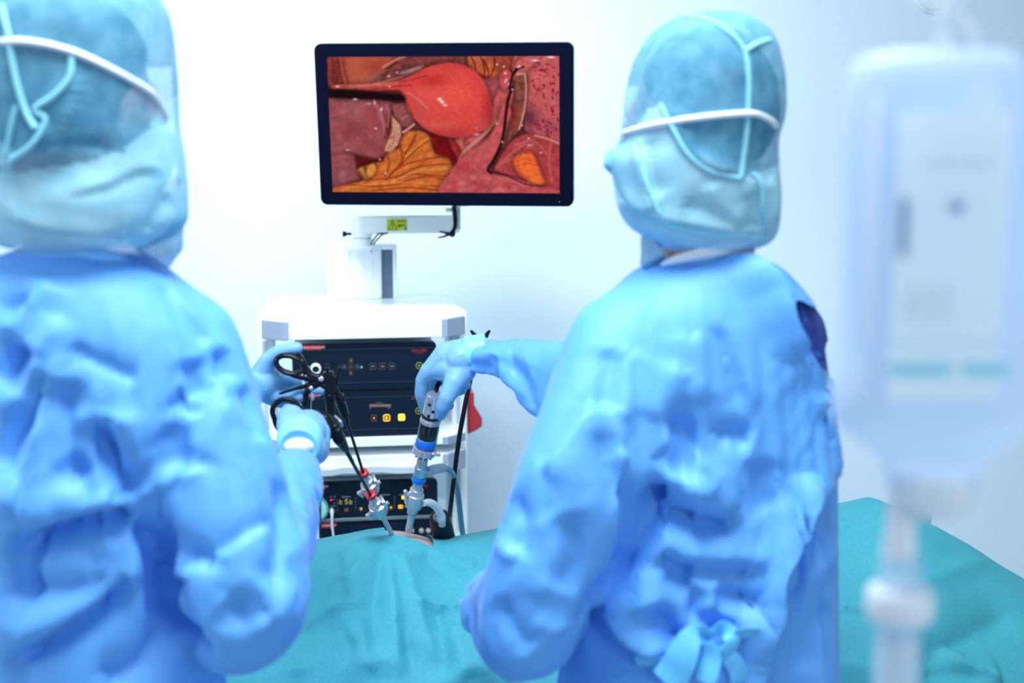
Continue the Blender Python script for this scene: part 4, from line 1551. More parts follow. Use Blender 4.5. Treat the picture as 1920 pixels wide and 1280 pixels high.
def legs(root, cx, cy, yaw, hip_z, gz):
    r = Vector((math.cos(yaw), math.sin(yaw), 0)); fw = Vector((-math.sin(yaw), math.cos(yaw), 0))
    o = Vector((cx, cy, 0))
    bm = NB()
    for s in (-1, 1):
        chain(bm, [(o + r * s * 0.075 + Vector((0, 0, hip_z)), 0.075), (o + r * s * 0.08 + Vector((0, 0, 0.48)), 0.07), (o + r * s * 0.10 + Vector((0, 0, 0.10)), 0.060)])
    obj('trousers', None, NAVY, root, mesh=remesh(bm, 0.014, 4), angle=None)
    for s in (-1, 1):
        bm = NB()
        p = o + r * s * 0.10
        capsule(bm, p - fw * 0.06 + Vector((0, 0, 0.045)), 0.044, p + fw * 0.13 + Vector((0, 0, 0.040)), 0.040)
        capsule(bm, p - fw * 0.05 + Vector((0, 0, 0.07)), 0.042, p + fw * 0.03 + Vector((0, 0, 0.065)), 0.045)
        me = remesh(bm, 0.008, 4)
        v = verts_np(me); v[:, 2] = np.maximum(v[:, 2], 0.001); set_verts(me, v)
        obj('clog', None, mat('clog_white', (0.6, 0.68, 0.75, 1), 0.4), root, mesh=me, angle=None)


def hand(root, name, chains, voxel=0.0024, it=5, material=None, label=None):
    bm = NB()
    for ch in chains:
        if len(ch) == 1:
            ellipsoid(bm, ch[0][0], (ch[0][1],) * 3, None, 16)
        else:
            chain(bm, ch, 18)
    me = remesh(bm, voxel, it)
    return obj(name, None, material or GLOVE, root, mesh=me, angle=None, label=label)


def H(px, py, Y, r):
    return (W(px, py, Y), r)


# ================================================================== surgeon on the right
RY = 1.75
root = thing('person', 'surgeon in blue gown and translucent hood, reaching a glove to the camera head', 'person', (0.235, RY, 0))
RC = W(1308, 232, RY)
RYAW = math.radians(-40)
bm = NB()
P, Rm, f = head_blobs(bm, RC, RYAW)
chain(bm, [(P(0, -0.025, -0.06), 0.060), (W(1330, 480, RY + 0.005), 0.056), (W(1330, 560, RY + 0.01), 0.07)])
capsule(bm, W(1240, 630, RY + 0.02), 0.045, W(1430, 630, RY + 0.05), 0.045)
capsule(bm, W(1310, 660, RY + 0.01), 0.095, W(1305, 1000, RY + 0.01), 0.085)
capsule(bm, W(1300, 1000, RY + 0.01), 0.085, W(1300, 1260, RY + 0.01), 0.10)
chain(bm, [(W(1190, 660, RY - 0.02), 0.036), (W(1085, 900, RY - 0.10), 0.034), (W(990, 1130, RY - 0.13), 0.03), (W(915, 1150, RY + 0.2), 0.02)])
chain(bm, [(W(1440, 660, RY + 0.1), 0.036), (W(1190, 692, 2.08), 0.03), (W(960, 668, 2.29), 0.02), (W(890, 660, 2.345), 0.012)])
for s in (-1, 1):
    chain(bm, [(W(1300 + s * 110, 1300, RY), 0.085), (Vector((0.235 + s * 0.1, RY, 0.48)), 0.055), (Vector((0.235 + s * 0.1, RY, 0.08)), 0.04)])
obj('body', None, SKIN, root, mesh=remesh(bm, 0.0065, 3), angle=None, label='skin of head and neck')
P, Rm, f, mk = make_head_parts(root, RC, RYAW)
legs(root, 0.235, RY, math.radians(15), 0.85, 0)

# gown
yw = math.radians(18)
bm = NB()
R = [px_ring(1268, 1398, 474, RY, 0.058, yw), px_ring(1232, 1440, 487, RY, 0.075, yw), px_ring(1168, 1492, 520, RY, 0.095, yw), px_ring(1112, 1540, 566, RY, 0.115, yw), px_ring(1062, 1572, 640, RY, 0.128, yw),
     px_ring(1030, 1582, 740, RY, 0.142, yw), px_ring(1018, 1584, 850, RY, 0.148, yw), px_ring(1050, 1576, 950, RY, 0.145, yw), px_ring(1075, 1568, 1050, RY, 0.142, yw),
     px_ring(1080, 1566, 1150, RY, 0.145, yw), px_ring(1045, 1566, 1280, RY, 0.15, yw), px_ring(1020, 1580, 1500, RY, 0.16, yw), px_ring(1010, 1590, 1900, RY, 0.17, yw), px_ring(1000, 1600, 2150, RY, 0.175, yw)]
loft(bm, smooth_rings(R, 5), 64, 2.15)
chain(bm, [(W(1160, 655, RY - 0.04), 0.074), (W(1075, 900, RY - 0.12), 0.082), (W(985, 1100, RY - 0.14), 0.064), (W(935, 1130, RY + 0.08), 0.052), (W(915, 1145, RY + 0.2), 0.038)], 24)
chain(bm, [(W(1470, 640, RY + 0.10), 0.072), (W(1190, 692, 2.08), 0.062), (W(1040, 688, 2.20), 0.053), (W(960, 670, 2.29), 0.041), (W(918, 663, 2.335), 0.0345), (W(886, 661, 2.35), 0.033)], 24)
ST = [
    ([(1418, 462), (1438, 500), (1465, 532), (1478, 562), (1500, 605), (1522, 660), (1556, 705)], 0.03, 0.020, 'L'),
    ([(1588, 815), (1543, 930), (1492, 1050), (1447, 1180), (1420, 1280)], 0.035, 0.022, 'L'),
    ([(1582, 830), (1541, 940), (1490, 1060), (1446, 1190), (1422, 1275)], 0.010, -0.010, 'g'),
    ([(1228, 905), (1250, 945), (1310, 975), (1390, 988)], 0.016, -0.024, 'g'),
    ([(1225, 900), (1255, 950), (1320, 978), (1400, 985)], 0.05, 0.016, 'R'),
    ([(1245, 798), (1272, 798), (1290, 826), (1284, 872), (1270, 900)], 0.018, -0.016, 'g'),
    ([(1340, 828), (1375, 815), (1412, 826)], 0.016, -0.012, 'g'),
    ([(1348, 606), (1366, 680), (1398, 782)], 0.011, -0.008, 'g'),
    ([(1366, 600), (1390, 680), (1420, 770)], 0.014, 0.006, 'g'),
    ([(1300, 620), (1302, 690), (1305, 760)], 0.02, 0.006, 'g'),
    ([(1270, 680), (1250, 740), (1240, 790)], 0.02, 0.008, 'g'),
    ([(1150, 650), (1140, 720), (1130, 770)], 0.02, -0.008, 'g'),
    ([(1180, 650), (1168, 720), (1175, 790)], 0.02, 0.007, 'g'),
    ([(1320, 850), (1300, 890), (1330, 940)], 0.02, 0.012, 'g'),
    ([(1430, 860), (1425, 920), (1440, 960)], 0.02, -0.008, 'g'),
    ([(1234, 1039), (1266, 1068), (1348, 1078), (1430, 1076)], 0.014, -0.018, 'g'),
    ([(1240, 1035), (1300, 1045), (1380, 1050), (1440, 1040)], 0.018, 0.010, 'g'),
    ([(1258, 1070), (1288, 1108), (1322, 1142)], 0.013, -0.015, 'g'),
    ([(1340, 1114), (1390, 1122), (1436, 1134)], 0.013, -0.020, 'g'),
    ([(1280, 1085), (1340, 1100), (1420, 1098)], 0.016, 0.011, 'g'),
    ([(1124, 1118), (1170, 1200), (1217, 1232), (1270, 1222)], 0.05, 0.020, 'R'),
    ([(1218, 1138), (1245, 1175), (1274, 1214)], 0.013, -0.018, 'g'),
    ([(1284, 1148), (1330, 1164), (1386, 1192)], 0.013, -0.014, 'g'),
    ([(1300, 1130), (1360, 1152), (1420, 1165)], 0.015, 0.010, 'g'),
    ([(1200, 1060), (1215, 1110), (1240, 1160)], 0.018, 0.012, 'g'),
    ([(1112, 748), (1080, 790), (1042, 845), (1010, 880)], 0.035, 0.012, 'R'),
    ([(1160, 840), (1185, 890), (1206, 950)], 0.012, 0.008, 'g'),
    ([(1120, 800), (1140, 870), (1190, 960)], 0.014, -0.007, 'g'),
    ([(955, 925), (975, 980), (962, 1040)], 0.018, -0.010, 'g'),
    ([(900, 1035), (935, 1020), (965, 1050)], 0.012, 0.008, 'g'),
    ([(1060, 960), (1080, 1040), (1050, 1110)], 0.02, -0.009, 'g'),
    ([(1010, 960), (1030, 1040), (1010, 1130)], 0.02, 0.008, 'g'),
    ([(930, 1120), (960, 1180), (1000, 1220)], 0.018, -0.008, 'g'),
    ([(1000, 1160), (1030, 1180), (1070, 1170)], 0.014, 0.007, 'g'),
    ([(1232, 880), (1222, 960), (1180, 1040), (1120, 1115), (1075, 1195)], 0.014, -0.018, 'g'),
    ([(1590, 1000), (1540, 1060), (1500, 1120)], 0.02, 0.008, 'g'),
    ([(1555, 1130), (1520, 1190), (1500, 1270)], 0.02, -0.006, 'g'),
    ([(925, 640), (975, 636), (1020, 634)], 0.006, -0.003, 'g'),
    ([(918, 668), (960, 690), (1000, 716)], 0.007, -0.004, 'g'),
    ([(930, 660), (975, 668), (1010, 690)], 0.008, 0.004, 'g'),
    ([(985, 640), (990, 680), (1005, 725)], 0.006, 0.003, 'g'),
]
cuff_r = [np.array(W(906, 660, 2.345)), np.array(W(915, 1150, RY + 0.2))]
def pin_r(p):
    if p[2] > 1.425: return 1.0
    if p[2] > 1.33: return 0.18 + (p[2] - 1.33) / 0.095 * 0.42
    if p[2] > 1.20: return (p[2] - 1.20) / 0.13 * 0.18
    for c_ in cuff_r:
        d = np.linalg.norm(p - c_)
        if d < 0.15: return min(1.0, (0.15 - d) / 0.06)
    return 0
me = finish_gown(root, bm, 0.0062, ST, (0.016, 5.0, (1, 1, .55), 1.7), pin=pin_r)
# navy shirt seen where the back panel gapes
tri = [(1486, 556), (1578, 598), (1584, 722), (1552, 706), (1512, 645)]
def inpoly(x, y, poly):
    c = False; j = len(poly) - 1
    for i in range(len(poly)):
        if (poly[i][1] > y) != (poly[j][1] > y) and x < (poly[j][0] - poly[i][0]) * (y - poly[i][1]) / (poly[j][1] - poly[i][1]) + poly[i][0]:
            c = not c
        j = i
    return c
v = verts_np(me)
cen = np.array([list(p.center) for p in me.polygons])
nr = np.array([list(p.normal) for p in me.polygons])
pick = []
for k in range(len(cen)):
    if nr[k, 1] < 0.35:
        x, y = to_px(cen[k])
        if inpoly(x, y, tri):
            pick.append(k)
pick = set(pick)
b2 = NB(); b2.from_mesh(me); b2.faces.ensure_lookup_table()
b3 = b2.copy(); b3.faces.ensure_lookup_table()
bmesh.ops.delete(b2, geom=[b2.faces[k] for k in pick], context='FACES')
bmesh.ops.delete(b3, geom=[fc for fc in b3.faces if fc.index not in pick], context='FACES')
for bb in (b2, b3):
    for it in range(8):
        new = {}
        for vv in bb.verts:
            if vv.is_boundary:
                nb = [e.other_vert(vv) for e in vv.link_edges if e.is_boundary]
                if len(nb) == 2:
                    new[vv] = vv.co * 0.4 + (nb[0].co + nb[1].co) * 0.3
        for vv, c_ in new.items():
            vv.co = c_
for vv in b3.verts:
    vv.co += Vector((-0.004, 0.012, 0))
bmesh.ops.scale(b3, vec=(1.06, 1.06, 1.06), verts=b3.verts, space=Matrix.Translation(-W(1535, 630, RY - 0.03)))
me2 = bpy.data.meshes.new('gown'); b2.to_mesh(me2); b2.free()
gown_r = obj('gown', None, GOWN, root, mesh=me2, angle=None)
obj('scrub_shirt', b3, NAVY, root, label='navy scrub shirt in the gap of the gown')
GW = world_mesh(me2, root)
# the lapped edge of the back panel, standing off the gown
EDGE = [(1404, 452), (1420, 466), (1440, 502), (1465, 534), (1478, 565), (1500, 610), (1522, 662), (1548, 712), (1566, 770), (1572, 812), (1556, 880), (1538, 935), (1490, 1050), (1447, 1180), (1410, 1300)]
EP = np.array([[p.x, p.y] for p in spline([Vector((a, b, 0)) for a, b in EDGE], 6)])
gme = world_mesh(me2, root)
gp = verts_np(gme)
gn = normals_np(gme)
pxs = np.array([to_px(q) for q in gp])
dd = np.sqrt(((pxs[:, None, :] - EP[None]) ** 2).sum(2))
kk = dd.argmin(1); dmin = dd.min(1)
tn = np.gradient(EP, axis=0)
side = (pxs[:, 0] - EP[kk, 0]) * tn[kk, 1] - (pxs[:, 1] - EP[kk, 1]) * tn[kk, 0]
BW = 120.0
t_ = np.clip(1 - dmin / BW, 0, 1)
frac = kk / (len(EP) - 1)
def ss(a, b, x):
    q = np.clip((x - a) / (b - a), 0, 1); return q * q * (3 - 2 * q)
env_pre = np.maximum(1 - ss(0.38, 0.46, frac), ss(0.70, 0.80, frac))
near = side < 0
near = near & (0.024 * t_ * t_ > 0.002) & (dmin < BW) & (gp[:, 1] < RY + 0.08) & (gp[:, 2] < 1.47) & (gn[:, 1] < -0.42) & (env_pre > 0.08)
frac = kk / (len(EP) - 1)
def ss(a, b, x):
    q = np.clip((x - a) / (b - a), 0, 1); return q * q * (3 - 2 * q)
env_ = np.maximum(1 - ss(0.38, 0.46, frac), ss(0.70, 0.80, frac))
lift = 0.024 * t_ * t_ * env_ - 0.003
b4 = NB(); b4.from_mesh(gme); b4.verts.ensure_lookup_table()
for i, vv in enumerate(b4.verts):
    if near[i]:
        vv.co = Vector(gp[i] + gn[i] * lift[i])
bmesh.ops.delete(b4, geom=[vv for i, vv in enumerate(b4.verts) if not near[i]], context='VERTS')
for it in range(10):
    new = {}
    for vv in b4.verts:
        if vv.is_boundary:
            nb = [e.other_vert(vv) for e in vv.link_edges if e.is_boundary]
            if len(nb) == 2:
                new[vv] = vv.co * 0.4 + (nb[0].co + nb[1].co) * 0.3
    for vv, c_ in new.items():
        vv.co = c_
obj('back_panel', b4, GOWN, gown_r, angle=None, label='overlapping edge of the back panel')
# collar binding
pts = on_surface(GW, [(1262, 487), (1290, 479), (1330, 471), (1370, 464), (1405, 458)], 0.004)
bm = NB()
tube(bm, [W(1240, 496, RY - 0.05), W(1268, 486, RY - 0.066), W(1310, 476, RY - 0.07), W(1350, 469, RY - 0.068), W(1395, 460, RY - 0.055), W(1420, 452, RY - 0.02)], [0.002, 0.005, 0.006, 0.006, 0.005, 0.003], n=10, flat=0.5, upv=(0, 1, 0))
obj('neck_binding', bm, ELAST, root, label='white neck binding')
# waist tie knot
bm = NB()
def ribbon(px, w, lift, tw=(0.25, 1, 0.1)):
    pts = on_surface(GW, [p[:2] for p in px], 0.0)
    pts = [p + (CAM - p).normalized() * (lift * (1 + (q[2] if len(q) > 2 else 0))) for p, q in zip(pts, px)]
    if len(pts) > 2:
        tube(bm, pts, w, n=10, seg=6, flat=0.14, upv=tw)
ribbon([(1335, 1196), (1312, 1182), (1292, 1200), (1278, 1232), (1262, 1262), (1248, 1279)], [0.006, 0.010, 0.015, 0.020, 0.021, 0.020], 0.016, (0.5, 1, 0.1))
ribbon([(1330, 1192), (1352, 1176), (1372, 1196), (1360, 1224), (1332, 1232)], [0.006, 0.010, 0.012, 0.010, 0.007], 0.020, (-0.3, 1, 0.3))
ribbon([(1328, 1205), (1334, 1232), (1326, 1262), (1322, 1279)], [0.008, 0.013, 0.014, 0.013], 0.024, (0.6, 1, 0))
ribbon([(1345, 1215), (1368, 1232), (1384, 1256), (1384, 1278)], [0.007, 0.011, 0.013, 0.012], 0.016, (-0.5, 1, 0.2))
ribbon([(1352, 1210), (1372, 1196), (1396, 1186), (1424, 1186)], [0.008, 0.009, 0.009, 0.008], 0.012, (0, 1, 0.5))
ribbon([(1192, 1240), (1222, 1240), (1262, 1244), (1300, 1226), (1330, 1205)], [0.008, 0.011, 0.011, 0.009, 0.007], 0.010, (0, 1, 0.5))
obj('waist_tie', bm, mat('tie_blue', (0.13, 0.56, 1.0, 1), 0.6), root, label='knotted light blue waist tie')
# hood
HR = [px_ring(1326, 1348, 20, RY - 0.01, 0.008), px_ring(1278, 1398, 27, RY - 0.01, 0.045), px_ring(1226, 1440, 58, RY - 0.01, 0.085), px_ring(1192, 1462, 110, RY - 0.005, 0.105), px_ring(1174, 1471, 170, RY, 0.113),
      px_ring(1166, 1470, 220, RY, 0.114), px_ring(1160, 1458, 262, RY, 0.112), px_ring(1146, 1457, 300, RY, 0.112), px_ring(1152, 1460, 350, RY, 0.11), px_ring(1162, 1461, 395, RY, 0.104), px_ring(1186, 1456, 430, RY, 0.094), px_ring(1222, 1440, 452, RY, 0.08), px_ring(1240, 1420, 462, RY, 0.07)]
HST = [
    ([(1240, 195), (1262, 240), (1290, 290), (1340, 322), (1395, 332)], 0.012, 0.007, 'R'),
    ([(1190, 260), (1205, 330), (1232, 400)], 0.010, 0.006, 'g'),
    ([(1150, 330), (1180, 385), (1240, 412), (1330, 430), (1420, 445)], 0.014, 0.007, 'R'),
    ([(1215, 255), (1222, 320), (1240, 370)], 0.012, -0.005, 'g'),
    ([(1400, 330), (1425, 350), (1430, 400), (1435, 440)], 0.010, 0.008, 'g'),
    ([(1440, 330), (1450, 370), (1452, 420)], 0.010, 0.006, 'g'),
    ([(1405, 360), (1412, 400), (1408, 435)], 0.010, -0.006, 'g'),
    ([(1330, 340), (1350, 380), (1390, 420)], 0.012, 0.005, 'g'),
    ([(1280, 380), (1330, 400), (1380, 425)], 0.014, -0.006, 'g'),
]
hood, hme = make_hood(root, HR, P, Rm, f, RC, HST, 2.2, [(1140, 285), (1180, 262), (1215, 205), (1238, 195), (1262, 240), (1290, 288), (1335, 322), (1390, 334), (1420, 326), (1475, 300)])
hw = world_mesh(hme, root)
def seam(pxs, r, material=TAPE, name='hood_seam', flat=0.4, lift=0.0015, parent=None):
    pts = on_surface(hw, pxs, lift)
    if len(pts) < 2: return
    bm = NB(); tube(bm, pts, r, n=8, seg=6, flat=1.0)
    obj(name, bm, material, parent or hood)
seam([(1285, 30), (1330, 38), (1370, 62), (1396, 96), (1404, 140), (1404, 190), (1400, 250), (1394, 300), (1390, 330)], 0.0032)
seam([(1396, 96), (1420, 82), (1444, 74)], 0.0032)
seam([(1238, 195), (1262, 240), (1290, 288), (1335, 322), (1390, 334)], 0.0026)
seam([(1198, 262), (1212, 340), (1236, 400)], 0.0022)
seam([(1165, 375), (1200, 402), (1260, 424), (1340, 438), (1420, 446)], 0.0032)
seam([(1412, 325), (1428, 352), (1430, 400), (1438, 440)], 0.0030)
P2 = on_surface(hw, [(1170, 249), (1200, 240), (1240, 231), (1290, 223), (1340, 217), (1390, 213), (1420, 214), (1445, 226), (1454, 236)], 0.003)
bm = NB(); tube(bm, P2, 0.0036, n=8, seg=6)
obj('mask_strap', bm, ELAST, root, label='white elastic strap round the hood')
# hood tie hanging at the nape and mask edge at the cheek
bm = NB(); chain(bm, [(W(1218, 448, RY - 0.02), 0.012), (W(1222, 470, RY - 0.02), 0.014), (W(1214, 492, RY - 0.02), 0.010)]); chain(bm, [(W(1232, 455, RY - 0.03), 0.010), (W(1232, 480, RY - 0.02), 0.011)])
obj('hood_tie', None, HOOD, hood, mesh=remesh(bm, 0.004, 3), angle=None)
bm = NB(); chain(bm, [(W(1150, 292, RY + 0.02), 0.010), (W(1147, 306, RY + 0.02), 0.011), (W(1160, 322, RY + 0.02), 0.009)]); chain(bm, [(W(1150, 295, RY + 0.02), 0.007), (W(1172, 286, RY + 0.03), 0.006)])
obj('mask_edge', None, MASKM, mk, mesh=remesh(bm, 0.003, 3), angle=None)

# right hand on the camera head
ch = [
    [H(903, 660, 2.345, 0.026), H(888, 662, 2.345, 0.026), H(865, 672, 2.345, 0.029)],
    [H(888, 655, 2.345, 0.022), H(840, 668, 2.36, 0.026), H(806, 696, 2.365, 0.0165)],
    [H(870, 680, 2.35, 0.026), H(835, 695, 2.39, 0.022), H(818, 700, 2.40, 0.018)],
    [H(865, 690, 2.345, 0.027), H(845, 690, 2.35, 0.024), H(815, 692, 2.365, 0.018)],
    [H(806, 695, 2.365, 0.0165), H(793, 712, 2.37, 0.0128), H(789, 738, 2.375, 0.0108), H(796, 762, 2.385, 0.0098), H(803, 780, 2.395, 0.0088)],
    [H(866, 694, 2.34, 0.0245), H(852, 716, 2.325, 0.0185), H(838, 745, 2.315, 0.0140), H(831, 762, 2.318, 0.0128), H(826, 777, 2.325, 0.0102)],
    [H(815, 700, 2.40, 0.016), H(806, 722, 2.42, 0.0108), H(815, 745, 2.43, 0.010), H(842, 760, 2.41, 0.0092)],
    [H(840, 698, 2.40, 0.017), H(838, 722, 2.43, 0.0108), H(850, 734, 2.43, 0.010), H(866, 731, 2.41, 0.0088)],
    [H(862, 700, 2.39, 0.016), H(866, 716, 2.41, 0.010), H(874, 722, 2.40, 0.0085), H(872, 714, 2.385, 0.008)],
]
gl = hand(root, 'glove', ch, 0.0022, 5, label='light blue glove gripping the camera head')
bm = NB()
a_, b_ = W(872, 661, 2.345), W(911, 660, 2.345)
ax = (b_ - a_).normalized()
lathe(bm, a_, ax, [(0, 0.0262), (0.003, 0.0288), (0.010, 0.0296), (0.012, 0.0288), (0.020, 0.0298), (0.030, 0.0304), (0.0335, 0.030), (0.034, 0.026)], 36)
obj('glove_cuff', bm, CUFF, gl, label='turquoise rolled glove cuff')
# left hand by the elbow
ch = [
    [H(915, 1150, 1.96, 0.032), H(900, 1155, 2.02, 0.028), H(893, 1160, 2.05, 0.024)],
    [H(897, 1165, 2.02, 0.020), H(884, 1160, 2.03, 0.013), H(875, 1142, 2.04, 0.0105), H(872, 1130, 2.045, 0.0095)],
    [H(895, 1155, 2.05, 0.015), H(893, 1165, 2.085, 0.010), H(892, 1180, 2.11, 0.009)],
    [H(905, 1155, 2.05, 0.015), H(905, 1165, 2.09, 0.010), H(905, 1182, 2.115, 0.009)],
    [H(915, 1155, 2.05, 0.015), H(917, 1165, 2.085, 0.010), H(918, 1182, 2.11, 0.009)],
    [H(924, 1155, 2.04, 0.014), H(928, 1168, 2.07, 0.009), H(930, 1182, 2.095, 0.008)],
]
hand(root, 'glove', ch, 0.0028, 5, label='light blue glove resting on the drape')

# ================================================================== surgeon on the left
LY = 1.62
root = thing('person', 'surgeon in blue gown and hood with both gloves on black grasper handles', 'person', (-0.49, LY, 0))
LC = W(152, 198, LY)
LYAW = math.radians(28)
bm = NB()
P, Rm, f = head_blobs(bm, LC, LYAW)
chain(bm, [(P(0, -0.025, -0.06), 0.060), (W(140, 470, LY), 0.056), (W(130, 560, LY), 0.08)])
capsule(bm, W(-40, 660, LY), 0.045, W(300, 660, LY + 0.02), 0.045)
capsule(bm, W(110, 680, LY), 0.095, W(110, 1050, LY), 0.075)
capsule(bm, W(110, 1050, LY), 0.075, W(110, 1350, LY), 0.10)
chain(bm, [(W(340, 680, LY), 0.036), (W(395, 840, LY - 0.04), 0.034), (W(444, 1045, LY - 0.08), 0.032), (W(560, 845, 2.04), 0.014)])
chain(bm, [(W(-90, 680, LY + 0.05), 0.036), (W(180, 930, LY + 0.30), 0.03), (W(475, 725, 2.27), 0.020)])
cxl = W(110, 1000, LY).x
for s in (-1, 1):
    chain(bm, [(Vector((cxl + s * 0.09, LY, 0.80)), 0.085), (Vector((cxl + s * 0.1, LY, 0.48)), 0.055), (Vector((cxl + s * 0.1, LY, 0.08)), 0.04)])
obj('body', None, SKIN, root, mesh=remesh(bm, 0.0065, 3), angle=None, label='skin of head and neck')
P, Rm, f, mk = make_head_parts(root, LC, LYAW, 0.0, 1.10)
legs(root, cxl, LY, math.radians(-15), 0.85, 0)
yw = math.radians(-12)
bm = NB()
R = [px_ring(68, 212, 456, LY, 0.060, yw), px_ring(10, 262, 474, LY, 0.08, yw), px_ring(-80, 320, 508, LY, 0.10, yw), px_ring(-160, 386, 560, LY, 0.12, yw), px_ring(-215, 432, 620, LY, 0.135, yw), px_ring(-250, 462, 700, LY, 0.145, yw),
     px_ring(-270, 462, 800, LY, 0.15, yw), px_ring(-260, 425, 900, LY, 0.135, yw), px_ring(-245, 395, 1000, LY, 0.122, yw), px_ring(-240, 395, 1100, LY, 0.122, yw),
     px_ring(-240, 436, 1240, LY, 0.15, yw), px_ring(-250, 446, 1500, LY, 0.16, yw), px_ring(-260, 470, 2000, LY, 0.17, yw), px_ring(-265, 480, 2400, LY, 0.175, yw)]
loft(bm, smooth_rings(R, 5), 64, 2.15)
chain(bm, [(W(352, 660, LY + 0.0), 0.072), (W(395, 840, LY - 0.05), 0.080), (W(444, 1048, LY - 0.09), 0.084), (W(505, 965, LY + 0.12), 0.068), (W(540, 920, 1.88), 0.050), (W(553, 888, 1.95), 0.040)], 24)
chain(bm, [(W(-110, 660, LY + 0.05), 0.075), (W(180, 930, LY + 0.30), 0.06), (W(400, 780, 2.15), 0.042), (W(470, 730, 2.26), 0.030)], 24)
ST = [
    ([(113, 590), (85, 650), (50, 715), (5, 790)], 0.013, 0.013, 'g'),
    ([(112, 655), (85, 740), (60, 830), (30, 920), (5, 960)], 0.013, 0.014, 'g'),
    ([(105, 525), (60, 575), (5, 630)], 0.018, 0.011, 'g'),
    ([(60, 560), (30, 570), (2, 590)], 0.012, -0.010, 'g'),
    ([(45, 640), (25, 680), (2, 730)], 0.018, -0.016, 'g'),
    ([(85, 690), (55, 770), (20, 850), (2, 880)], 0.014, -0.016, 'g'),
    ([(108, 710), (128, 780), (140, 860), (150, 920)], 0.014, -0.014, 'g'),
    ([(145, 760), (150, 820), (160, 880)], 0.012, 0.010, 'g'),
    ([(125, 652), (185, 678), (262, 712)], 0.011, -0.008, 'g'),
    ([(178, 785), (205, 840), (235, 890), (263, 930)], 0.014, -0.026, 'g'),
    ([(172, 780), (205, 838), (240, 900), (270, 945)], 0.045, 0.012, 'R'),
    ([(262, 954), (190, 962), (100, 985), (0, 1030)], 0.05, 0.026, 'L'),
    ([(262, 962), (190, 970), (100, 994), (5, 1040)], 0.014, -0.018, 'g'),
    ([(252, 945), (280, 1010), (300, 1050), (310, 1115), (322, 1166), (364, 1216), (412, 1240)], 0.014, -0.034, 'g'),
    ([(240, 1078), (190, 1130), (100, 1185), (0, 1240)], 0.045, 0.022, 'L'),
    ([(245, 1082), (195, 1138), (105, 1194), (5, 1250)], 0.012, -0.012, 'g'),
    ([(5, 1095), (70, 1110), (145, 1105), (228, 1076)], 0.02, -0.013, 'g'),
    ([(318, 1185), (268, 1243), (180, 1279)], 0.016, -0.016, 'g'),
    ([(270, 1010), (255, 1060), (240, 1090)], 0.02, 0.012, 'g'),
    ([(40, 1020), (50, 1080), (60, 1130)], 0.012, -0.009, 'g'),
    ([(120, 860), (150, 900), (185, 935)], 0.018, -0.010, 'g'),
    ([(335, 1060), (360, 1040), (385, 1046), (380, 1075)], 0.012, -0.012, 'g'),
    ([(308, 1092), (330, 1096), (352, 1092)], 0.008, -0.008, 'g'),
    ([(310, 1075), (335, 1080), (358, 1070)], 0.010, 0.008, 'g'),
    ([(523, 890), (535, 970), (528, 1050), (505, 1110)], 0.018, -0.010, 'g'),
    ([(395, 1035), (460, 1000), (520, 965)], 0.012, -0.008, 'g'),
    ([(405, 1055), (470, 1010), (520, 985)], 0.012, 0.007, 'g'),
    ([(545, 900), (565, 980), (560, 1060)], 0.016, 0.008, 'g'),
    ([(305, 520), (350, 575), (398, 630), (455, 708)], 0.010, 0.007, 'g'),
    ([(300, 530), (345, 590), (392, 650)], 0.012, -0.005, 'g'),
    ([(360, 672), (372, 710), (388, 742)], 0.014, -0.011, 'g'),
    ([(410, 655), (416, 685), (424, 712)], 0.010, -0.008, 'g'),
    ([(335, 735), (352, 755), (370, 778)], 0.012, -0.013, 'g'),
    ([(455, 720), (475, 770), (490, 830)], 0.012, -0.008, 'g'),
    ([(440, 745), (400, 800), (370, 860)], 0.02, 0.007, 'g'),
    ([(310, 800), (330, 840), (330, 880)], 0.02, -0.010, 'g'),
    ([(240, 770), (250, 830), (270, 880)], 0.02, 0.008, 'g'),
    ([(310, 880), (318, 930), (312, 980)], 0.02, 0.010, 'g'),
    ([(420, 1130), (460, 1160), (510, 1130)], 0.02, -0.008, 'g'),
    ([(470, 1190), (520, 1150), (560, 1080)], 0.014, 0.008, 'g'),
]
cuff_l = [np.array(W(553, 888, 1.95)), np.array(W(470, 730, 2.26))]
def pin_l(p):
    if p[2] > 1.43: return 1.0
    if p[2] > 1.35: return 0.15 + (p[2] - 1.35) / 0.08 * 0.45
    if p[2] > 1.24: return (p[2] - 1.24) / 0.11 * 0.15
    for c_ in cuff_l:
        d = np.linalg.norm(p - c_)
        if d < 0.12: return min(1.0, (0.12 - d) / 0.05)
    return 0
me = finish_gown(root, bm, 0.0062, ST, (0.016, 5.0, (1, 1, .55), 5.3), pin=pin_l)
gown_l = obj('gown', None, GOWN, root, mesh=me, angle=None)
bm = NB()
tube(bm, [W(120, 448, LY - 0.07), W(170, 452, LY - 0.078), W(210, 459, LY - 0.074), W(243, 468, LY - 0.055), W(262, 478, LY - 0.02)], [0.002, 0.005, 0.006, 0.006, 0.003], n=10, flat=0.5, upv=(0, 1, 0))
obj('neck_binding', bm, ELAST, root, label='white neck binding')
HR = [px_ring(128, 152, -80, LY, 0.008), px_ring(70, 205, -70, LY, 0.05), px_ring(4, 262, -40, LY, 0.092), px_ring(-36, 302, 10, LY, 0.114), px_ring(-58, 320, 70, LY, 0.124),
      px_ring(-64, 326, 140, LY, 0.126), px_ring(-66, 328, 200, LY, 0.126), px_ring(-68, 333, 250, LY, 0.124), px_ring(-58, 344, 310, LY, 0.118), px_ring(-60, 349, 370, LY - 0.005, 0.116), px_ring(-50, 349, 415, LY - 0.005, 0.108), px_ring(-10, 318, 448, LY - 0.005, 0.09), px_ring(25, 280, 462, LY, 0.075)]
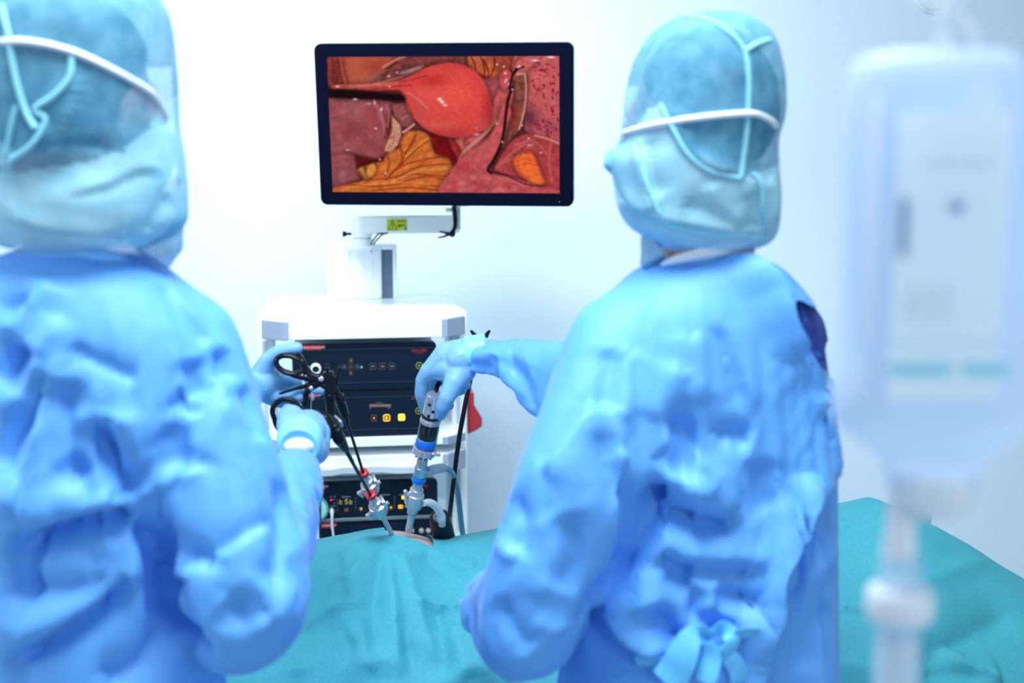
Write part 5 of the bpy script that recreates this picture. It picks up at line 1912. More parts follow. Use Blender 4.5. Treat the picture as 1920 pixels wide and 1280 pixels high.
HST = [
    ([(60, 320), (110, 280), (135, 200), (138, 110)], 0.010, 0.008, 'g'),
    ([(80, 330), (140, 305), (200, 318)], 0.014, -0.004, 'g'),
    ([(120, 370), (200, 350), (260, 322), (310, 330)], 0.016, 0.003, 'R'),
    ([(0, 320), (40, 290), (85, 225)], 0.012, 0.009, 'g'),
    ([(100, 270), (160, 272), (220, 282)], 0.010, -0.005, 'g'),
    ([(310, 230), (318, 290), (330, 350)], 0.012, 0.006, 'g'),
    ([(0, 400), (60, 425), (150, 440), (220, 448)], 0.014, 0.008, 'R'),
    ([(270, 440), (300, 400), (320, 360)], 0.012, -0.006, 'g'),
]
hood, hme = make_hood(root, HR, P, Rm, f, LC, HST, 7.7, [(-100, 335), (60, 320), (150, 305), (230, 285), (280, 240), (302, 190), (350, 175)], 0.93)
hw = world_mesh(hme, root)
seam([(2, 10), (14, 60), (22, 110), (32, 160), (48, 210), (66, 240)], 0.0036)
seam([(134, 105), (130, 145), (100, 180), (65, 205), (85, 225), (60, 270), (20, 300)], 0.0034)
seam([(30, 200), (20, 240), (10, 290)], 0.003)
P2 = on_surface(hw, [(2, 78), (40, 77), (90, 84), (140, 98), (190, 120), (240, 146), (285, 174), (304, 200), (314, 220)], 0.003)
bm = NB(); tube(bm, P2, 0.0036, n=8, seg=6)
obj('mask_strap', bm, ELAST, root, label='white elastic strap round the hood')
# loose corner of the hood over the shoulder
bm = NB(); chain(bm, [(W(300, 420, LY - 0.02), 0.030), (W(312, 455, LY - 0.02), 0.020), (W(312, 492, LY - 0.02), 0.008)]); chain(bm, [(W(280, 440, LY - 0.03), 0.026), (W(300, 480, LY - 0.03), 0.010)])
obj('hood_corner', None, HOOD, hood, mesh=remesh(bm, 0.004, 4), angle=None)

# left hand, upper grasper
ch = [
    [H(475, 727, 2.27, 0.028), H(492, 715, 2.275, 0.028), H(500, 712, 2.28, 0.024)],
    [H(494, 694, 2.27, 0.018), H(503, 674, 2.262, 0.0135), H(522, 659, 2.255, 0.0112), H(541, 654, 2.252, 0.0105), H(557, 652, 2.25, 0.0096)],
    [H(500, 702, 2.285, 0.016), H(530, 710, 2.30, 0.0105), H(562, 712, 2.31, 0.0100), H(596, 716, 2.305, 0.009)],
    [H(500, 718, 2.285, 0.015), H(528, 730, 2.305, 0.0105), H(560, 729, 2.31, 0.0098), H(600, 731, 2.305, 0.0088)],
    [H(500, 734, 2.28, 0.014), H(520, 744, 2.272, 0.0105), H(545, 742, 2.262, 0.0110), H(563, 742, 2.255, 0.0105)],
    [H(500, 742, 2.28, 0.013), H(515, 752, 2.285, 0.0098), H(535, 756, 2.285, 0.0094), H(550, 752, 2.28, 0.0088)],
]
hand(root, 'glove', ch, 0.0022, 4, label='light blue glove, thumb on the upper grasper handle')
# right hand, lower grasper
ch = [
    [H(560, 838, 2.050, 0.033), H(568, 815, 2.100, 0.034), H(578, 803, 2.140, 0.030)],
    [H(560, 830, 2.070, 0.032), H(552, 802, 2.120, 0.026), H(548, 780, 2.150, 0.018)],
    [H(545, 800, 2.110, 0.022), H(536, 782, 2.150, 0.014), H(543, 768, 2.175, 0.0115), H(556, 764, 2.190, 0.010)],
    [H(586, 800, 2.140, 0.022), H(600, 806, 2.170, 0.0125), H(604, 800, 2.200, 0.0105), H(596, 790, 2.215, 0.0092)],
    [H(594, 812, 2.130, 0.022), H(606, 818, 2.165, 0.0125), H(609, 820, 2.195, 0.0105), H(600, 816, 2.212, 0.0092)],
    [H(594, 828, 2.120, 0.021), H(605, 834, 2.160, 0.0120), H(607, 838, 2.190, 0.010), H(598, 834, 2.205, 0.009)],
    [H(590, 842, 2.100, 0.020), H(602, 850, 2.140, 0.011), H(604, 853, 2.165, 0.0095), H(594, 850, 2.180, 0.0088)],
    [H(575, 838, 2.060, 0.030), H(590, 845, 2.090, 0.022)],
]
gl = hand(root, 'glove', ch, 0.0024, 5, label='light blue glove seen from the wrist, round the lower grasper handle')
bm = NB()
a_, b_ = W(560, 836, 2.022), W(562, 822, 2.055)
lathe(bm, a_, (b_ - a_), [(-0.002, 0.022), (-0.006, 0.027), (-0.003, 0.0305), (0.004, 0.0318), (0.02, 0.0335), (0.034, 0.034), (0.036, 0.030)], 40)
obj('glove_cuff', bm, CUFF, gl, label='turquoise rolled glove cuff')
bm = NB(); lathe(bm, a_ , (b_ - a_), [(-0.012, 0.0), (-0.0115, 0.010), (-0.008, 0.018), (-0.003, 0.0225), (0.004, 0.024)], 32, sq=0.6)
obj('sleeve_cuff', bm, ELAST, root, label='white knitted sleeve cuff')
# ------------------------------------------------------------------ laparoscopic tools
def axis_frame(a, b):
    ax = (b - a).normalized()
    return ax


def lath(name, a, b, prof, m, parent, n=28, label=None):
    """prof as fraction of a->b, radius in metres"""
    a, b = Vector(a), Vector(b)
    L = (b - a).length
    bm = NB(); lathe(bm, a, b - a, [(t * L, r) for t, r in prof], n)
    return obj(name, bm, m, parent, label=label)


# ---- camera head and endoscope
A = W(817, 738, 2.345); B = W(766, 996, 2.425)
def E(t):  # along the optical axis
    return A + (B - A) * t
def tpy(py):  # parameter for a pixel height
    lo, hi = 0.0, 1.0
    for _ in range(40):
        m_ = (lo + hi) / 2
        if to_px(E(m_))[1] < py: lo = m_
        else: hi = m_
    return lo
ct = thing('endoscope', 'chrome endoscope with black and blue ringed camera head, held in the right surgeon glove', 'endoscope', E(0))
def seg(name, y0, y1, rs, m, parent=ct, label=None, n=32):
    return lath(name, E(tpy(y0)), E(tpy(y1)), rs, m, parent, n, label)
seg('camera_body', 739, 786, [(0, 0.010), (0.0, 0.0135), (0.06, 0.0148), (0.7, 0.0155), (1, 0.0160)], mat('satin_steel', (0.78, 0.78, 0.82, 1), 0.28, metal=0.85), label='satin metal camera body')
seg('strap_ring', 776, 782, [(0, 0.0158), (0.1, 0.0166), (0.9, 0.0168), (1, 0.0158)], RUBBER, label='thin black ring')
seg('steel_ring', 784, 791.5, [(0, 0.0160), (0.1, 0.0176), (0.9, 0.0178), (1, 0.0165)], CHROME)
for k, (fr_, an) in enumerate(((0.35, -0.5), (0.35, 0.45), (0.62, -0.1), (0.62, -0.95), (0.85, 0.3))):
    p = E(tpy(739 + 40 * fr_)); ax, u, v_ = basis(B - A)
    tow = (CAM - p); tow = (tow - ax * tow.dot(ax)).normalized(); sd = ax.cross(tow)
    d = tow * math.cos(an) + sd * math.sin(an)
    bm = NB(); lathe(bm, p + d * 0.0138, d, [(0, 0.003), (0.0022, 0.003), (0.003, 0.0018), (0.0032, 0)], 14)
    obj('camera_button', bm, RUBBER, ct, label='small black camera button')
seg('focus_barrel', 791, 820, [(0, 0.0150), (0.05, 0.0168), (0.3, 0.0173), (0.92, 0.0178), (1, 0.0165)], GLOSSB, label='glossy black barrel')
seg('barrel_band', 819, 821.5, [(0, 0.0172), (1, 0.0172)], CHROME)
bm = NB()
a, b = E(tpy(820.5)), E(tpy(836))
ax, u, v_ = basis(b - a)
n_ = 40
prof = [(0, .0165), (0.1, .0178), (0.85, .0180), (1, .0165)]
rings = []
for t_, r_ in prof:
    rings.append([bm.verts.new(a + (b - a) * t_ + (u * math.cos(2 * math.pi * k / n_) + v_ * math.sin(2 * math.pi * k / n_)) * (r_ * (1.0 + 0.025 * math.copysign(1, math.sin(10 * 2 * math.pi * k / n_ + .3))))) for k in range(n_)])
for r0, r1 in zip(rings, rings[1:]):
    for k in range(n_):
        bm.faces.new((r0[k], r1[k], r1[(k + 1) % n_], r0[(k + 1) % n_]))
bm.faces.new(rings[0]); bm.faces.new(list(reversed(rings[-1])))
obj('blue_focus_ring', bm, BLUEC, ct, label='ribbed bright blue ring')
seg('coupler', 837, 852, [(0, 0.015), (0.05, 0.0205), (0.75, 0.0205), (0.8, 0.0195), (1, 0.014)], CHROME, label='wide chrome coupler')
p = E(tpy(851)); 
for an in (-0.8, -0.3, 0.25, 0.75):
    ax, u, v_ = basis(B - A); tow = (CAM - p); tow = (tow - ax * tow.dot(ax)).normalized(); sd = ax.cross(tow)
    d = tow * math.cos(an) + sd * math.sin(an)
    bm = NB(); ellipsoid(bm, p + d * 0.0172, (0.0024, 0.0024, 0.0018)); obj('coupler_hole', bm, BLACK, ct)
a = p + sd * 0.0; 
bm = NB(); q = W(821, 852, 2.36); capsule(bm, W(812, 851, 2.36), 0.003, W(823, 852.5, 2.362), 0.003); obj('coupler_lever', bm, CHROME, ct)
seg('eyepiece_shaft', 850, 876, [(0, 0.0088), (0.05, 0.0092), (0.95, 0.0098), (1, 0.0098)], CHROME)
seg('eyepiece_seam', 852.5, 854, [(0, 0.0096), (1, 0.0096)], RUBBER)
seg('light_block', 874, 893, [(0, 0.0098), (0.05, 0.0112), (0.9, 0.0112), (1, 0.0098)], STEEL)
def over(x, y0):
    """a cable's way on over the far side of the drape"""
    out = []
    for y in (y0, 2.84, 2.91):
        out.append(Vector((x, y, float(top_z(np.array([x]), np.array([y]))[0]) + 0.016)))
    return out + [Vector((x, 2.985, 0.62)), Vector((x + 0.02, 2.99, 0.40))]


# light post to the right with its ribbed boot
a, b = E(tpy(883)), W(803, 880.5, 2.385)
lath('light_post', a, b, [(0, 0.0065), (1, 0.0062)], CHROME, ct)
lc = thing('light_cable', 'grey light cable arching from the endoscope down behind the drape', 'cable', W(803, 881, 2.385))
bm = NB()
pts = [W(801, 882, 2.385), W(812, 880, 2.40), W(822, 878, 2.42), W(832, 877, 2.44)]
tube(bm, pts, [0.0072, 0.0078, 0.0070, 0.0066], n=16)
S_ = spline(pts, 6)
for k in range(6, 18, 2):
    t_ = (S_[k + 1] - S_[k - 1]).normalized() if k + 1 < len(S_) else (S_[k] - S_[k - 1]).normalized()
    lathe(bm, S_[k] - t_ * 0.001, t_, [(0, 0.0072), (0.0006, 0.0086), (0.002, 0.0086), (0.0026, 0.0072)], 16)
obj('ribbed_boot', bm, GREYL, lc, label='pale ribbed boot')
bm = NB(); tube(bm, [W(831, 877, 2.44), W(842, 881, 2.46), W(851, 893, 2.50), W(857, 915, 2.55), W(861, 945, 2.60), W(865, 982, 2.66)] + over(W(868, 1010, 2.72).x, 2.76), 0.0056, n=14)
obj('cord', bm, GREYH, lc)
# black camera cable from the hand
cb = thing('camera_cable', 'black cable running down from the right surgeon wrist past the cart', 'cable', W(896, 640, 2.42))
bm = NB(); tube(bm, [W(817, 742, 2.35), W(822, 720, 2.38), W(850, 690, 2.44), W(880, 650, 2.46), W(890, 665, 2.46), W(884, 700, 2.46), W(872, 760, 2.46), W(861, 820, 2.47), W(853, 880, 2.49), W(847, 930, 2.52), W(843, 965, 2.57), W(840, 988, 2.63)] + over(W(838, 1010, 2.7).x, 2.74), 0.0045, n=12)
obj('cord', bm, RUBBER, cb)
cl = thing('cable_clip', 'small black two-pronged clip peeking over the glove cuff', 'clip', W(900, 626, 2.42))
for x0, x1, y0 in ((884, 890, 619), (917, 912, 619)):
    bm = NB(); chain(bm, [(W(x0, y0 + 2, 2.42), 0.0026), (W(x1, 628, 2.42), 0.004), (W(x1 + (900 - x1) * .3, 640, 2.42), 0.004)]); obj('prong', bm, BLACK, cl)
bm = NB(); capsule(bm, W(892, 640, 2.42), 0.004, W(909, 640, 2.42), 0.004); obj('bridge', bm, BLACK, cl)

# ---- trocars
def trocar(name, label, top, bot, cap_mat, s=1.0, side=1, hose=False, cap_label='red rubber seal', tall=0.16):
    a, b = Vector(top), Vector(bot)
    L = (b - a).length
    t = thing(name, label, 'trocar', a, group=None)
    ax, u, v_ = basis(b - a)
    tow = (CAM - a); tow = (tow - ax * tow.dot(ax)).normalized(); sd = ax.cross(tow).normalized()
    if sd.x < 0: sd = -sd
    def part(nm, prof, m, lb=None, n=28):
        bm = NB(); lathe(bm, a, ax, prof, n); return obj(nm, bm, m, t, label=lb)
    return t, a, ax, tow, sd, part


# trocar for the endoscope
a, b = E(tpy(893)), E(tpy(1000))
t, a, ax, tow, sd, part = trocar('trocar', 'chrome trocar with a blue seal, around the endoscope shaft', a, b, BLUEC)
L = (b - a).length
def fr(py):
    return (E(tpy(py)) - a).length
part('seal', [(fr(893.5), 0.0095), (fr(894), 0.0118), (fr(900), 0.0126), (fr(903), 0.0112), (fr(903.2), 0.009)], BLUEC, 'bright blue rubber seal')
part('neck', [(fr(902), 0.0085), (fr(920), 0.0085)], CHROME)
part('collar', [(fr(916), 0.009), (fr(917), 0.0118), (fr(927), 0.0122), (fr(928), 0.0105)], CHROME)
part('housing', [(fr(926), 0.0120), (fr(927), 0.0148), (fr(946), 0.0152), (fr(950), 0.014), (fr(952), 0.0108)], CHROME)
part('lower_neck', [(fr(951), 0.0095), (fr(961), 0.0092), (fr(963), 0.0082)], CHROME)
part('blue_line', [(fr(960.2), 0.0094), (fr(961.2), 0.0094)], BLUEC)
part('cannula', [(fr(962), 0.0062), (fr(996), 0.0062), (fr(1012), 0.0062)], CHROME)
p = a + ax * fr(928)
bm = NB(); capsule(bm, p - sd * 0.006 + tow * 0.006, 0.0032, p - sd * 0.017 + tow * 0.008 - ax * 0.003, 0.003); capsule(bm, p - sd * 0.016 + tow * 0.008 - ax * 0.003, 0.003, p - sd * 0.019 + tow * 0.008 - ax * 0.0085, 0.0036); capsule(bm, p - sd * 0.017 + tow * 0.008 + ax * 0.0, 0.0026, p - sd * 0.014 + tow * 0.010 + ax * 0.012, 0.003)
obj('stopcock_lever', bm, CHROME, t, label='small chrome lever')
bm = NB(); capsule(bm, p - sd * 0.010 + tow * 0.006 - ax * 0.006, 0.0035, p - sd * 0.011 + tow * 0.006 + ax * 0.018, 0.0035); obj('latch_pin', bm, CHROME, t)
q0 = a + ax * fr(942) + sd * 0.012
q1 = W(800, 943, 2.395)
bm = NB(); cyl(bm, q0, q1, 0.0056, 0.0048, 20); obj('gas_port', bm, STEEL, t)
# gas hose and its black holder
h = thing('gas_hose', 'clear gas hose curving from the trocar into the black cylinder', 'hose', q1)
bm = NB(); tube(bm, [W(795, 942.5, 2.393), W(806, 942, 2.40), W(817, 949, 2.41), W(825, 962, 2.42), W(828, 974, 2.425), W(829, 984, 2.43)], [0.0058, 0.0068, 0.0070, 0.0068, 0.0066], n=18)
obj('tube', bm, CLEAR, h)
bm = NB(); lathe(bm, W(827, 970.5, 2.425), W(828.5, 980, 2.43) - W(827, 970.5, 2.425), [(0, 0.0066), (0.0005, 0.0078), (0.006, 0.0078), (0.007, 0.006)], 24); obj('hose_ferrule', bm, GREYL, h)
a = W(824, 969, 2.44); b = W(834, 1018, 2.50)
hd = thing('hose_holder', 'black hollow cylinder with a grey inner ring, standing on the drape', 'holder', b)
ax = (b - a).normalized()
ax = (ax + Vector((0, 0.10, 0.0)) + Vector((0, -0.75, 0)) * 0.0).normalized()
axd = Vector((0.10, 0.60, -0.77)).normalized()
bm = NB(); lathe(bm, a, axd, [(0.006, 0.0115), (0.0, 0.0115), (0.0, 0.0165), (0.0015, 0.0182), (0.02, 0.0196), (0.08, 0.0198), (0.08, 0.0)], 40); obj('barrel', bm, RUBBER, hd)
bm = NB(); lathe(bm, a, axd, [(0.012, 0.0078), (-0.0004, 0.0078), (-0.0012, 0.0085), (-0.0012, 0.0115), (0.002, 0.0120)], 36); obj('inner_ring', bm, mat('ring_grey', (0.22, 0.25, 0.29, 1), 0.4), hd)
bm = NB(); lathe(bm, a, axd, [(0.010, 0.0), (0.010, 0.0082)], 24); obj('bore', bm, BLACK, hd)


# two grasper trocars
def side_trocar(name, label, p_top, p_bot, cap_r=0.0092, cl_=0.010):
    a, b = Vector(p_top), Vector(p_bot)
    ax, u, v_ = basis(b - a)
    L = (b - a).length
    tow = (CAM - a); tow = (tow - ax * tow.dot(ax)).normalized(); sd = ax.cross(tow).normalized()
    if sd.x < 0: sd = -sd
    t = thing(name, label, 'trocar', a)
    def part(nm, prof, m, lb=None, n=28):
        bm = NB(); lathe(bm, a, ax, prof, n); return obj(nm, bm, m, t, label=lb)
    part('seal', [(0, 0.0045), (0.0, 0.0072), (0.001, 0.0086), (0.007, 0.0092), (0.0095, 0.0082), (0.0098, 0.005)], REDC, 'red rubber seal')
    part('neck', [(0.009, 0.0055), (0.011, 0.0062), (0.026, 0.0064)], CHROME)
    part('collar', [(0.024, 0.0064), (0.025, 0.0098), (0.034, 0.0104), (0.035, 0.009)], CHROME)
    part('housing', [(0.034, 0.010), (0.036, 0.0142), (0.054, 0.0150), (0.058, 0.0135), (0.062, 0.008)], CHROME)
    part('lower_neck', [(0.061, 0.0075), (0.066, 0.0060), (0.072, 0.0048)], CHROME)
    part('cannula', [(0.07, 0.0042), (max(L, 0.09), 0.0042)], CHROME)
    p = a + ax * 0.040
    bm = NB(); capsule(bm, p - sd * 0.010 + tow * 0.004, 0.0035, p - sd * 0.021 + tow * 0.006 + ax * 0.001, 0.0032); capsule(bm, p - sd * 0.021 + tow * 0.006 + ax * 0.001, 0.004, p - sd * 0.018 + tow * 0.006 + ax * 0.013, 0.003)
    obj('stopcock_lever', bm, CHROME, t, label='small chrome lever')
    bm = NB()
    M = Matrix.Translation(a + ax * 0.038 + sd * 0.0125) @ Matrix((sd, tow, ax)).transposed().to_4x4()
    obox(bm, M, (0.007, 0.018, 0.022), 0.002); obj('side_lug', bm, STEEL, t)
    bm = NB(); capsule(bm, a + ax * 0.03 + tow * 0.009 - sd * 0.005, 0.0028, a + ax * 0.055 + tow * 0.0135 - sd * 0.005, 0.0028); obj('latch_pin', bm, CHROME, t)
    bm = NB(); cyl(bm, a + ax * 0.046 + sd * 0.010, a + ax * 0.044 + sd * 0.020, 0.0042, 0.0036, 16); obj('gas_port', bm, CHROME, t)
    return t


# shafts: upper grasper (held by the left hand) and lower grasper (right hand)
UA = W(651, 790, 2.30); UB = W(681, 886, 2.375); UC = W(742, 1010, 2.50)
LA = W(650, 845, 2.205); LB = W(697, 931, 2.335); LCc = W(737, 1004, 2.405)
side_trocar('trocar', 'chrome trocar with a red seal behind the front one, on the upper grasper shaft', W(680, 884, 2.375), W(714, 957, 2.45))
side_trocar('trocar', 'front chrome trocar with a red seal, entering the belly on the lower grasper shaft', W(694, 925, 2.325), W(738, 1007, 2.412))

g = thing('grasper', 'upper black grasper with ring handles, thumb and fingers of the left glove in its rings', 'surgical grasper', W(602, 711, 2.262))
GY_ = 2.242
def G(px, py, d=0.0): return W(px, py, GY_ + d)
# upper ring with its arm
bm = NB()
ringpts = []
for k in range(33):
    an = 2 * math.pi * k / 32
    x, y = 26.5 * math.cos(an), 16 * math.sin(an)
    ca, sa = math.cos(math.radians(18)), math.sin(math.radians(18))
    ringpts.append(G(543.5 + x * ca - y * sa, 683.5 + x * sa + y * ca))
tube(bm, ringpts, 0.0044, n=10, smooth=False, closed=True, flat=1.3, upv=(0, 1, 0))
tube(bm, [G(550, 656, .03), G(559, 664, .02), G(566, 676), G(572, 690), G(580, 701)], [0.003, 0.0055, 0.0055, 0.0058, 0.006], n=10)
tube(bm, [G(536, 697), G(556, 704), G(580, 709), G(604, 712)], [0.0042, 0.0052, 0.0062, 0.007], n=10)
tube(bm, [G(570, 690), G(578, 700), G(592, 707), G(604, 709)], [0.005, 0.0062, 0.006, 0.0065], n=10)
obj('thumb_handle', bm, BLACK, g)
# lower lever with finger ring
bm = NB()
tube(bm, [G(604, 713), G(580, 721), G(552, 729), G(524, 738)], [0.0065, 0.0046, 0.0026, 0.0018], n=10)
tube(bm, [G(604, 714), G(592, 720), G(580, 728), G(574, 740), G(573, 752), G(562, 762), G(545, 766), G(532, 762)], [0.0065, 0.0072, 0.0062, 0.0048, 0.0042, 0.0042, 0.004, 0.0038], n=10)
tube(bm, [G(582, 724), G(590, 722), G(600, 720), G(612, 726)], [0.004, 0.0042, 0.0045, 0.005], n=10)
obj('finger_handle', bm, BLACK, g)
for px, py, r_ in ((602.5, 710, 0.0034), (583.5, 727.5, 0.0028), (567, 702.5, 0.0016), (573.5, 704, 0.0014)):
    bm = NB(); lathe(bm, G(px, py, -0.005), (0, -1, 0), [(0, r_ * 1.2), (0.002, r_ * 1.2), (0.003, r_ * .8), (0.0033, 0)], 18)
    obj('pivot_screw', bm, CHROME, g, label='chrome pivot screw')
bm = NB(); lathe(bm, G(602.5, 710, -0.0022), (0, -1, 0), [(0, 0.0066), (0.003, 0.0066), (0.0034, 0.0045)], 20); obj('pivot_boss', bm, BLACK, g)
bm = NB(); tube(bm, [G(567, 704, -.002), G(568, 712, -.002), G(569.5, 720, -.002)], 0.0022, n=8, flat=1.0); obj('ratchet', bm, WPLAST, g, label='white ratchet strip')
# pale rod hanging from the lower lever
bm = NB(); tube(bm, [G(584, 738, -.004), G(586, 746, -.004), G(585, 750, -.004)], [0.0028, 0.003, 0.0022], n=10); tube(bm, [G(583.5, 748), G(583, 775), G(582.5, 792)], 0.0008, n=6); obj('release_pin', bm, CHROME, g, label='chrome release pin')
# vertical housing
bm = NB()
M = Matrix.Translation(G(616, 705)) @ Matrix.Rotation(math.radians(-8), 4, 'Y')
obox(bm, M, (0.017, 0.014, 0.016), 0.003)
cyl(bm, G(617, 705), G(618, 742), 0.0076, 0.0084, 18); cyl(bm, G(617.8, 738), G(618.2, 745), 0.0098, 0.0098, 18, 0.001); cyl(bm, G(618, 744), G(621, 775), 0.0078, 0.0072, 18, 0.001)
cyl(bm, G(612, 705, -.006), G(613, 736, -.006), 0.003, 0.003, 12); cyl(bm, G(624, 704, -.005), G(625, 735, -.005), 0.0032, 0.0035, 12)
cyl(bm, G(613, 696), G(613.5, 682), 0.0032, 0.0028, 12, 0.0006); cyl(bm, G(610, 690), G(617, 690), 0.0035, 0.0035, 12, 0.0006)
obj('handle_body', bm, BLACK, g)
bm = NB(); chain(bm, [(G(637, 690, .01), 0.0034), (G(634, 698, .01), 0.0026), (G(632.5, 707, .01), 0.003)]); chain(bm, [(G(632, 706, .01), 0.0034), (G(630, 722, .01), 0.003), (G(632, 738, .01), 0.0046)])
obj('lever_pin', bm, BLACK, g)
bm = NB()
cyl(bm, W(630, 736, 2.268), W(640, 752, 2.275), 0.0062, 0.0092, 20, 0.001)
cyl(bm, W(633, 745, 2.272), W(646, 742, 2.275), 0.006, 0.0055, 16, 0.001)
obj('rotation_knob', bm, BLACK, g)
bm = NB(); lathe(bm, W(637, 750, 2.275), UA - W(637, 750, 2.275), [(0, 0.008), (0.008, 0.0084), (0.024, 0.0078), (0.034, 0.007), (0.036, 0.0045)], 12); lathe(bm, W(646, 775, 2.291), UA - W(646, 775, 2.291), [(0, 0.0042), (0.02, 0.0036)], 14); obj('shaft_collar', bm, BLACK, g)
bm = NB(); cyl(bm, W(643, 765, 2.287), UB, 0.0027, 0.0025, 14); cyl(bm, UB, W(692, 910, 2.40), 0.0025, 0.0025, 14); obj('shaft', bm, BLACK, g)

g = thing('grasper', 'lower black grasper pointing steeply down, held in the glove seen from the wrist', 'surgical grasper', W(602, 790, 2.175))
GY_ = 2.172
bm = NB()
tube(bm, [G(514, 784), G(511, 770), G(516, 757), G(530, 749), G(545, 750), G(556, 758), G(566, 770), G(580, 777), G(598, 776)], [0.0042, 0.0046, 0.0046, 0.0046, 0.0048, 0.005, 0.0056, 0.0062, 0.008], n=10)
obj('thumb_handle', bm, BLACK, g)
bm = NB(); tube(bm, [G(514, 783), G(520, 800, .01), G(535, 812, .02), G(560, 806, .03), G(585, 792, .02), G(602, 786, .006)], [0.0042, 0.0044, 0.0044, 0.0046, 0.0055, 0.007], n=10); obj('finger_handle', bm, BLACK, g)
bm = NB()
chain(bm, [(G(596, 780), 0.0085), (G(610, 786), 0.0105), (G(622, 802), 0.0098), (G(632, 815), 0.0105), (G(636, 824), 0.009)], 18)
obj('handle_body', None, BLACK, g, mesh=remesh(bm, 0.002, 3), angle=None)
bm = NB(); lathe(bm, G(594, 778, -0.009), (0, -1, 0), [(0, 0.0042), (0.002, 0.0042), (0.003, 0.003), (0.0033, 0)], 18); obj('pivot_screw', bm, STEEL, g, label='steel pivot screw')
bm = NB(); ellipsoid(bm, G(634, 809, -0.010), (0.0072,) * 3); ellipsoid(bm, G(628, 800, -.004), (0.008, 0.008, 0.007)); obj('rotation_knob', bm, BLACK, g)
bm = NB(); tube(bm, [G(627, 779, .006), G(638, 790, .006), G(641, 800, .006)], [0.002, 0.0032, 0.002], n=8); obj('spring_blade', bm, STEEL, g, label='steel spring blade')
bm = NB(); lathe(bm, W(633, 817, 2.178), LA - W(633, 817, 2.178), [(0, 0.0100), (0.006, 0.0106), (0.012, 0.0098), (0.022, 0.0082), (0.034, 0.0066), (0.04, 0.0045)], 14); obj('shaft_collar', bm, BLACK, g)
bm = NB(); cyl(bm, W(643, 833, 2.193), W(661, 866, 2.228), 0.0042, 0.0034, 14); cyl(bm, W(655, 856, 2.217), W(702, 941, 2.345), 0.0030, 0.0028, 14); obj('shaft', bm, BLACK, g)

# ------------------------------------------------------------------ infusion bottle close to the camera
BY = 0.80
ct = thing('infusion_bottle', 'large translucent white infusion bottle with a printed label, hanging close to the camera', 'infusion bottle', W(1742, 520, BY))
def BR(xl_, xr_, py, d): return px_ring(xl_, xr_, py, BY, d)
R = [BR(1690, 1840, 92, 0.012), BR(1640, 1890, 98, 0.024), BR(1604, 1912, 120, 0.030), BR(1592, 1922, 170, 0.034), BR(1586, 1926, 300, 0.036), BR(1584, 1926, 500, 0.037), BR(1580, 1926, 640, 0.037), BR(1566, 1926, 720, 0.037), BR(1562, 1924, 770, 0.036), BR(1580, 1908, 805, 0.033), BR(1622, 1870, 835, 0.028), BR(1652, 1840, 860, 0.024), BR(1664, 1828, 890, 0.022), BR(1668, 1824, 905, 0.021)]
bm = NB(); loft(bm, smooth_rings(R, 5), 48, 2.8)
bo = obj('bottle_body', bm, BOTTLE, ct, angle=60)
bm = NB(); loft(bm, [BR(1668, 1826, 880, 0.024), BR(1666, 1828, 886, 0.0255), BR(1670, 1822, 935, 0.0245), BR(1684, 1806, 958, 0.02)], 40, 2.0); obj('cap', bm, WPLAST, ct)
# label: a thin sheet on the front of the body
def LB_(px, py, d=0.0): return W(px, py, BY - 0.0385 - d)
def lquad(name, x0, y0, x1, y1, m, parent, d=0.0, lb=None):
    a, b = LB_(x0, y1, d), LB_(x1, y0, d)
    bm = NB(); box(bm, (a.x, a.y - 0.0003, a.z), (b.x, a.y + 0.0003, b.z)); return obj(name, bm, m, parent, lb and None, label=lb)
la = lquad('label', 1662, 210, 1898, 752, LABELM, ct, 0, 'white printed label')
for x0, y0, x1, y1, m in ((1684, 372, 1706, 480, INKD), (1780, 378, 1810, 398, INKD), (1640 + 30, 682, 1784, 704, INKC), (1806, 682, 1890, 704, INKC), (1740, 300, 1860, 312, mat('ink_pale', (0.55, 0.8, 0.92, 1), 0.6)), (1700, 540, 1790, 600, mat('ink_pale2', (0.62, 0.84, 0.97, 1), 0.6)), (1668, 640, 1890, 646, mat('ink_pale', (0.55, 0.8, 0.92, 1), 0.6))):
    lquad('label_print', x0, y0, x1, y1, m, la, 0.0008)
bm = NB(); a, b = W(1622, 640, BY - 0.034), W(1652, 175, BY - 0.034); box(bm, (a.x, a.y, a.z), (b.x, a.y + 0.004, b.z), 0.001); obj('ribbed_panel', bm, WPLAST, ct)
bm = NB(); tube(bm, [W(1770, 100, BY), W(1772, 60, BY), W(1795, 36, BY), W(1818, 60, BY), W(1820, 100, BY)], 0.0042, n=12, flat=1.0); obj('hanger_loop', bm, WPLAST, ct)
# drip set
ds = thing('infusion_set', 'clear drip chamber with white spike and flange hanging under the infusion bottle', 'infusion set', W(1690, 960, BY))
DX = 1690
bm = NB(); lathe(bm, W(DX, 945, BY), (0, 0, -1), [(0, 0.0075), (0.01, 0.0085), (0.025, 0.0095), (0.031, 0.0098), (0.034, 0.007)], 28); obj('spike', bm, WPLAST, ds)
bm = NB(); lathe(bm, W(DX, 1035, BY), (0, 0, -1), [(0, 0.010), (0.004, 0.0125), (0.025, 0.0125), (0.027, 0.010)], 28); obj('vent_chamber', bm, CLEARP, ds)
bm = NB(); lathe(bm, W(DX - 2, 1098, BY), (0, 0, -1), [(0, 0.012), (0.002, 0.0182), (0.006, 0.0196), (0.017, 0.0196), (0.020, 0.0175), (0.022, 0.011)], 36); obj('flange', bm, WPLAST, ds, label='wide white flange')
bm = NB(); lathe(bm, W(DX - 6, 1168, BY), (0, 0, -1), [(0, 0.011), (0.003, 0.0132), (0.06, 0.0132), (0.066, 0.006), (0.07, 0.0025), (0.072, 0.0025)], 28); obj('drip_chamber', bm, CLEARP, ds)
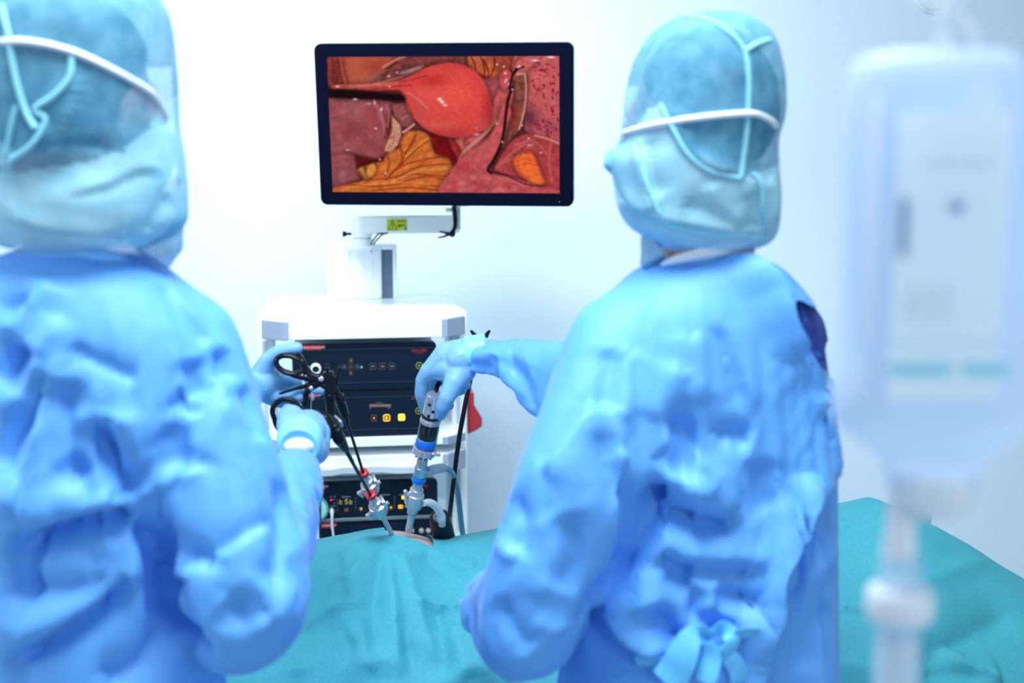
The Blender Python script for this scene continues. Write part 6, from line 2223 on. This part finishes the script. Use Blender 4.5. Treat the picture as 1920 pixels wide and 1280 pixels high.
bm = NB(); lathe(bm, W(DX - 6, 1196, BY), (0, 0, -1), [(0, 0.006), (0.002, 0.0118), (0.034, 0.0118), (0.036, 0.004)], 24); obj('chamber_insert', bm, WPLAST, ds)
zb = W(DX - 6, 1168, BY)
bm = NB(); tube(bm, [zb + Vector((0, 0, -0.07)), zb + Vector((0.01, 0.01, -0.2)), zb + Vector((0.08, 0.05, -0.42)), zb + Vector((0.16, 0.08, -0.30)), zb + Vector((0.2, 0.12, -0.6))], 0.0022, n=8); obj('line', bm, CLEARP, ds)
# stand with the hook that carries the bottle
hk = W(1795, 40, BY)
st = thing('infusion_stand', 'white hook of the infusion stand above the bottle at the top right', 'infusion stand', (0.50, BY + 0.05, 0))
bm = NB(); tube(bm, [hk + Vector((0.000, -0.004, -0.004)), hk + Vector((-0.006, 0, 0.0)), hk + Vector((-0.003, 0, 0.012)), hk + Vector((0, 0, 0.03)), hk + Vector((0.01, 0.0, 0.10)), hk + Vector((0.06, 0.02, 0.16)), Vector((0.50, BY + 0.05, hk.z + 0.17))], [0.004, 0.0065, 0.0075, 0.0075, 0.006, 0.006], n=12); obj('hook', bm, WPLAST, st)
bm = NB(); cyl(bm, (0.50, BY + 0.05, 0.06), (0.50, BY + 0.05, hk.z + 0.20), 0.0125, n=20, bev=0.003); obj('pole', bm, CHROME, st)
for k in range(5):
    an = 2 * math.pi * k / 5 + 0.3
    d = Vector((math.cos(an), math.sin(an), 0))
    o_ = Vector((0.50, BY + 0.05, 0))
    bm = NB(); tube(bm, [o_ + Vector((0, 0, 0.08)), o_ + d * 0.28 + Vector((0, 0, 0.062))], [0.012, 0.009], n=10, smooth=False); lg = obj('leg', bm, CHROME, st)
    bm = NB(); p = o_ + d * 0.28; cyl(bm, p + Vector((-d.y, d.x, 0)) * 0.012 + Vector((0, 0, 0.027)), p - Vector((-d.y, d.x, 0)) * 0.012 + Vector((0, 0, 0.027)), 0.027, n=20, bev=0.003); capsule(bm, p + Vector((0, 0, 0.03)), 0.008, p + Vector((0, 0, 0.06)), 0.008); obj('castor', bm, RUBBER, lg)
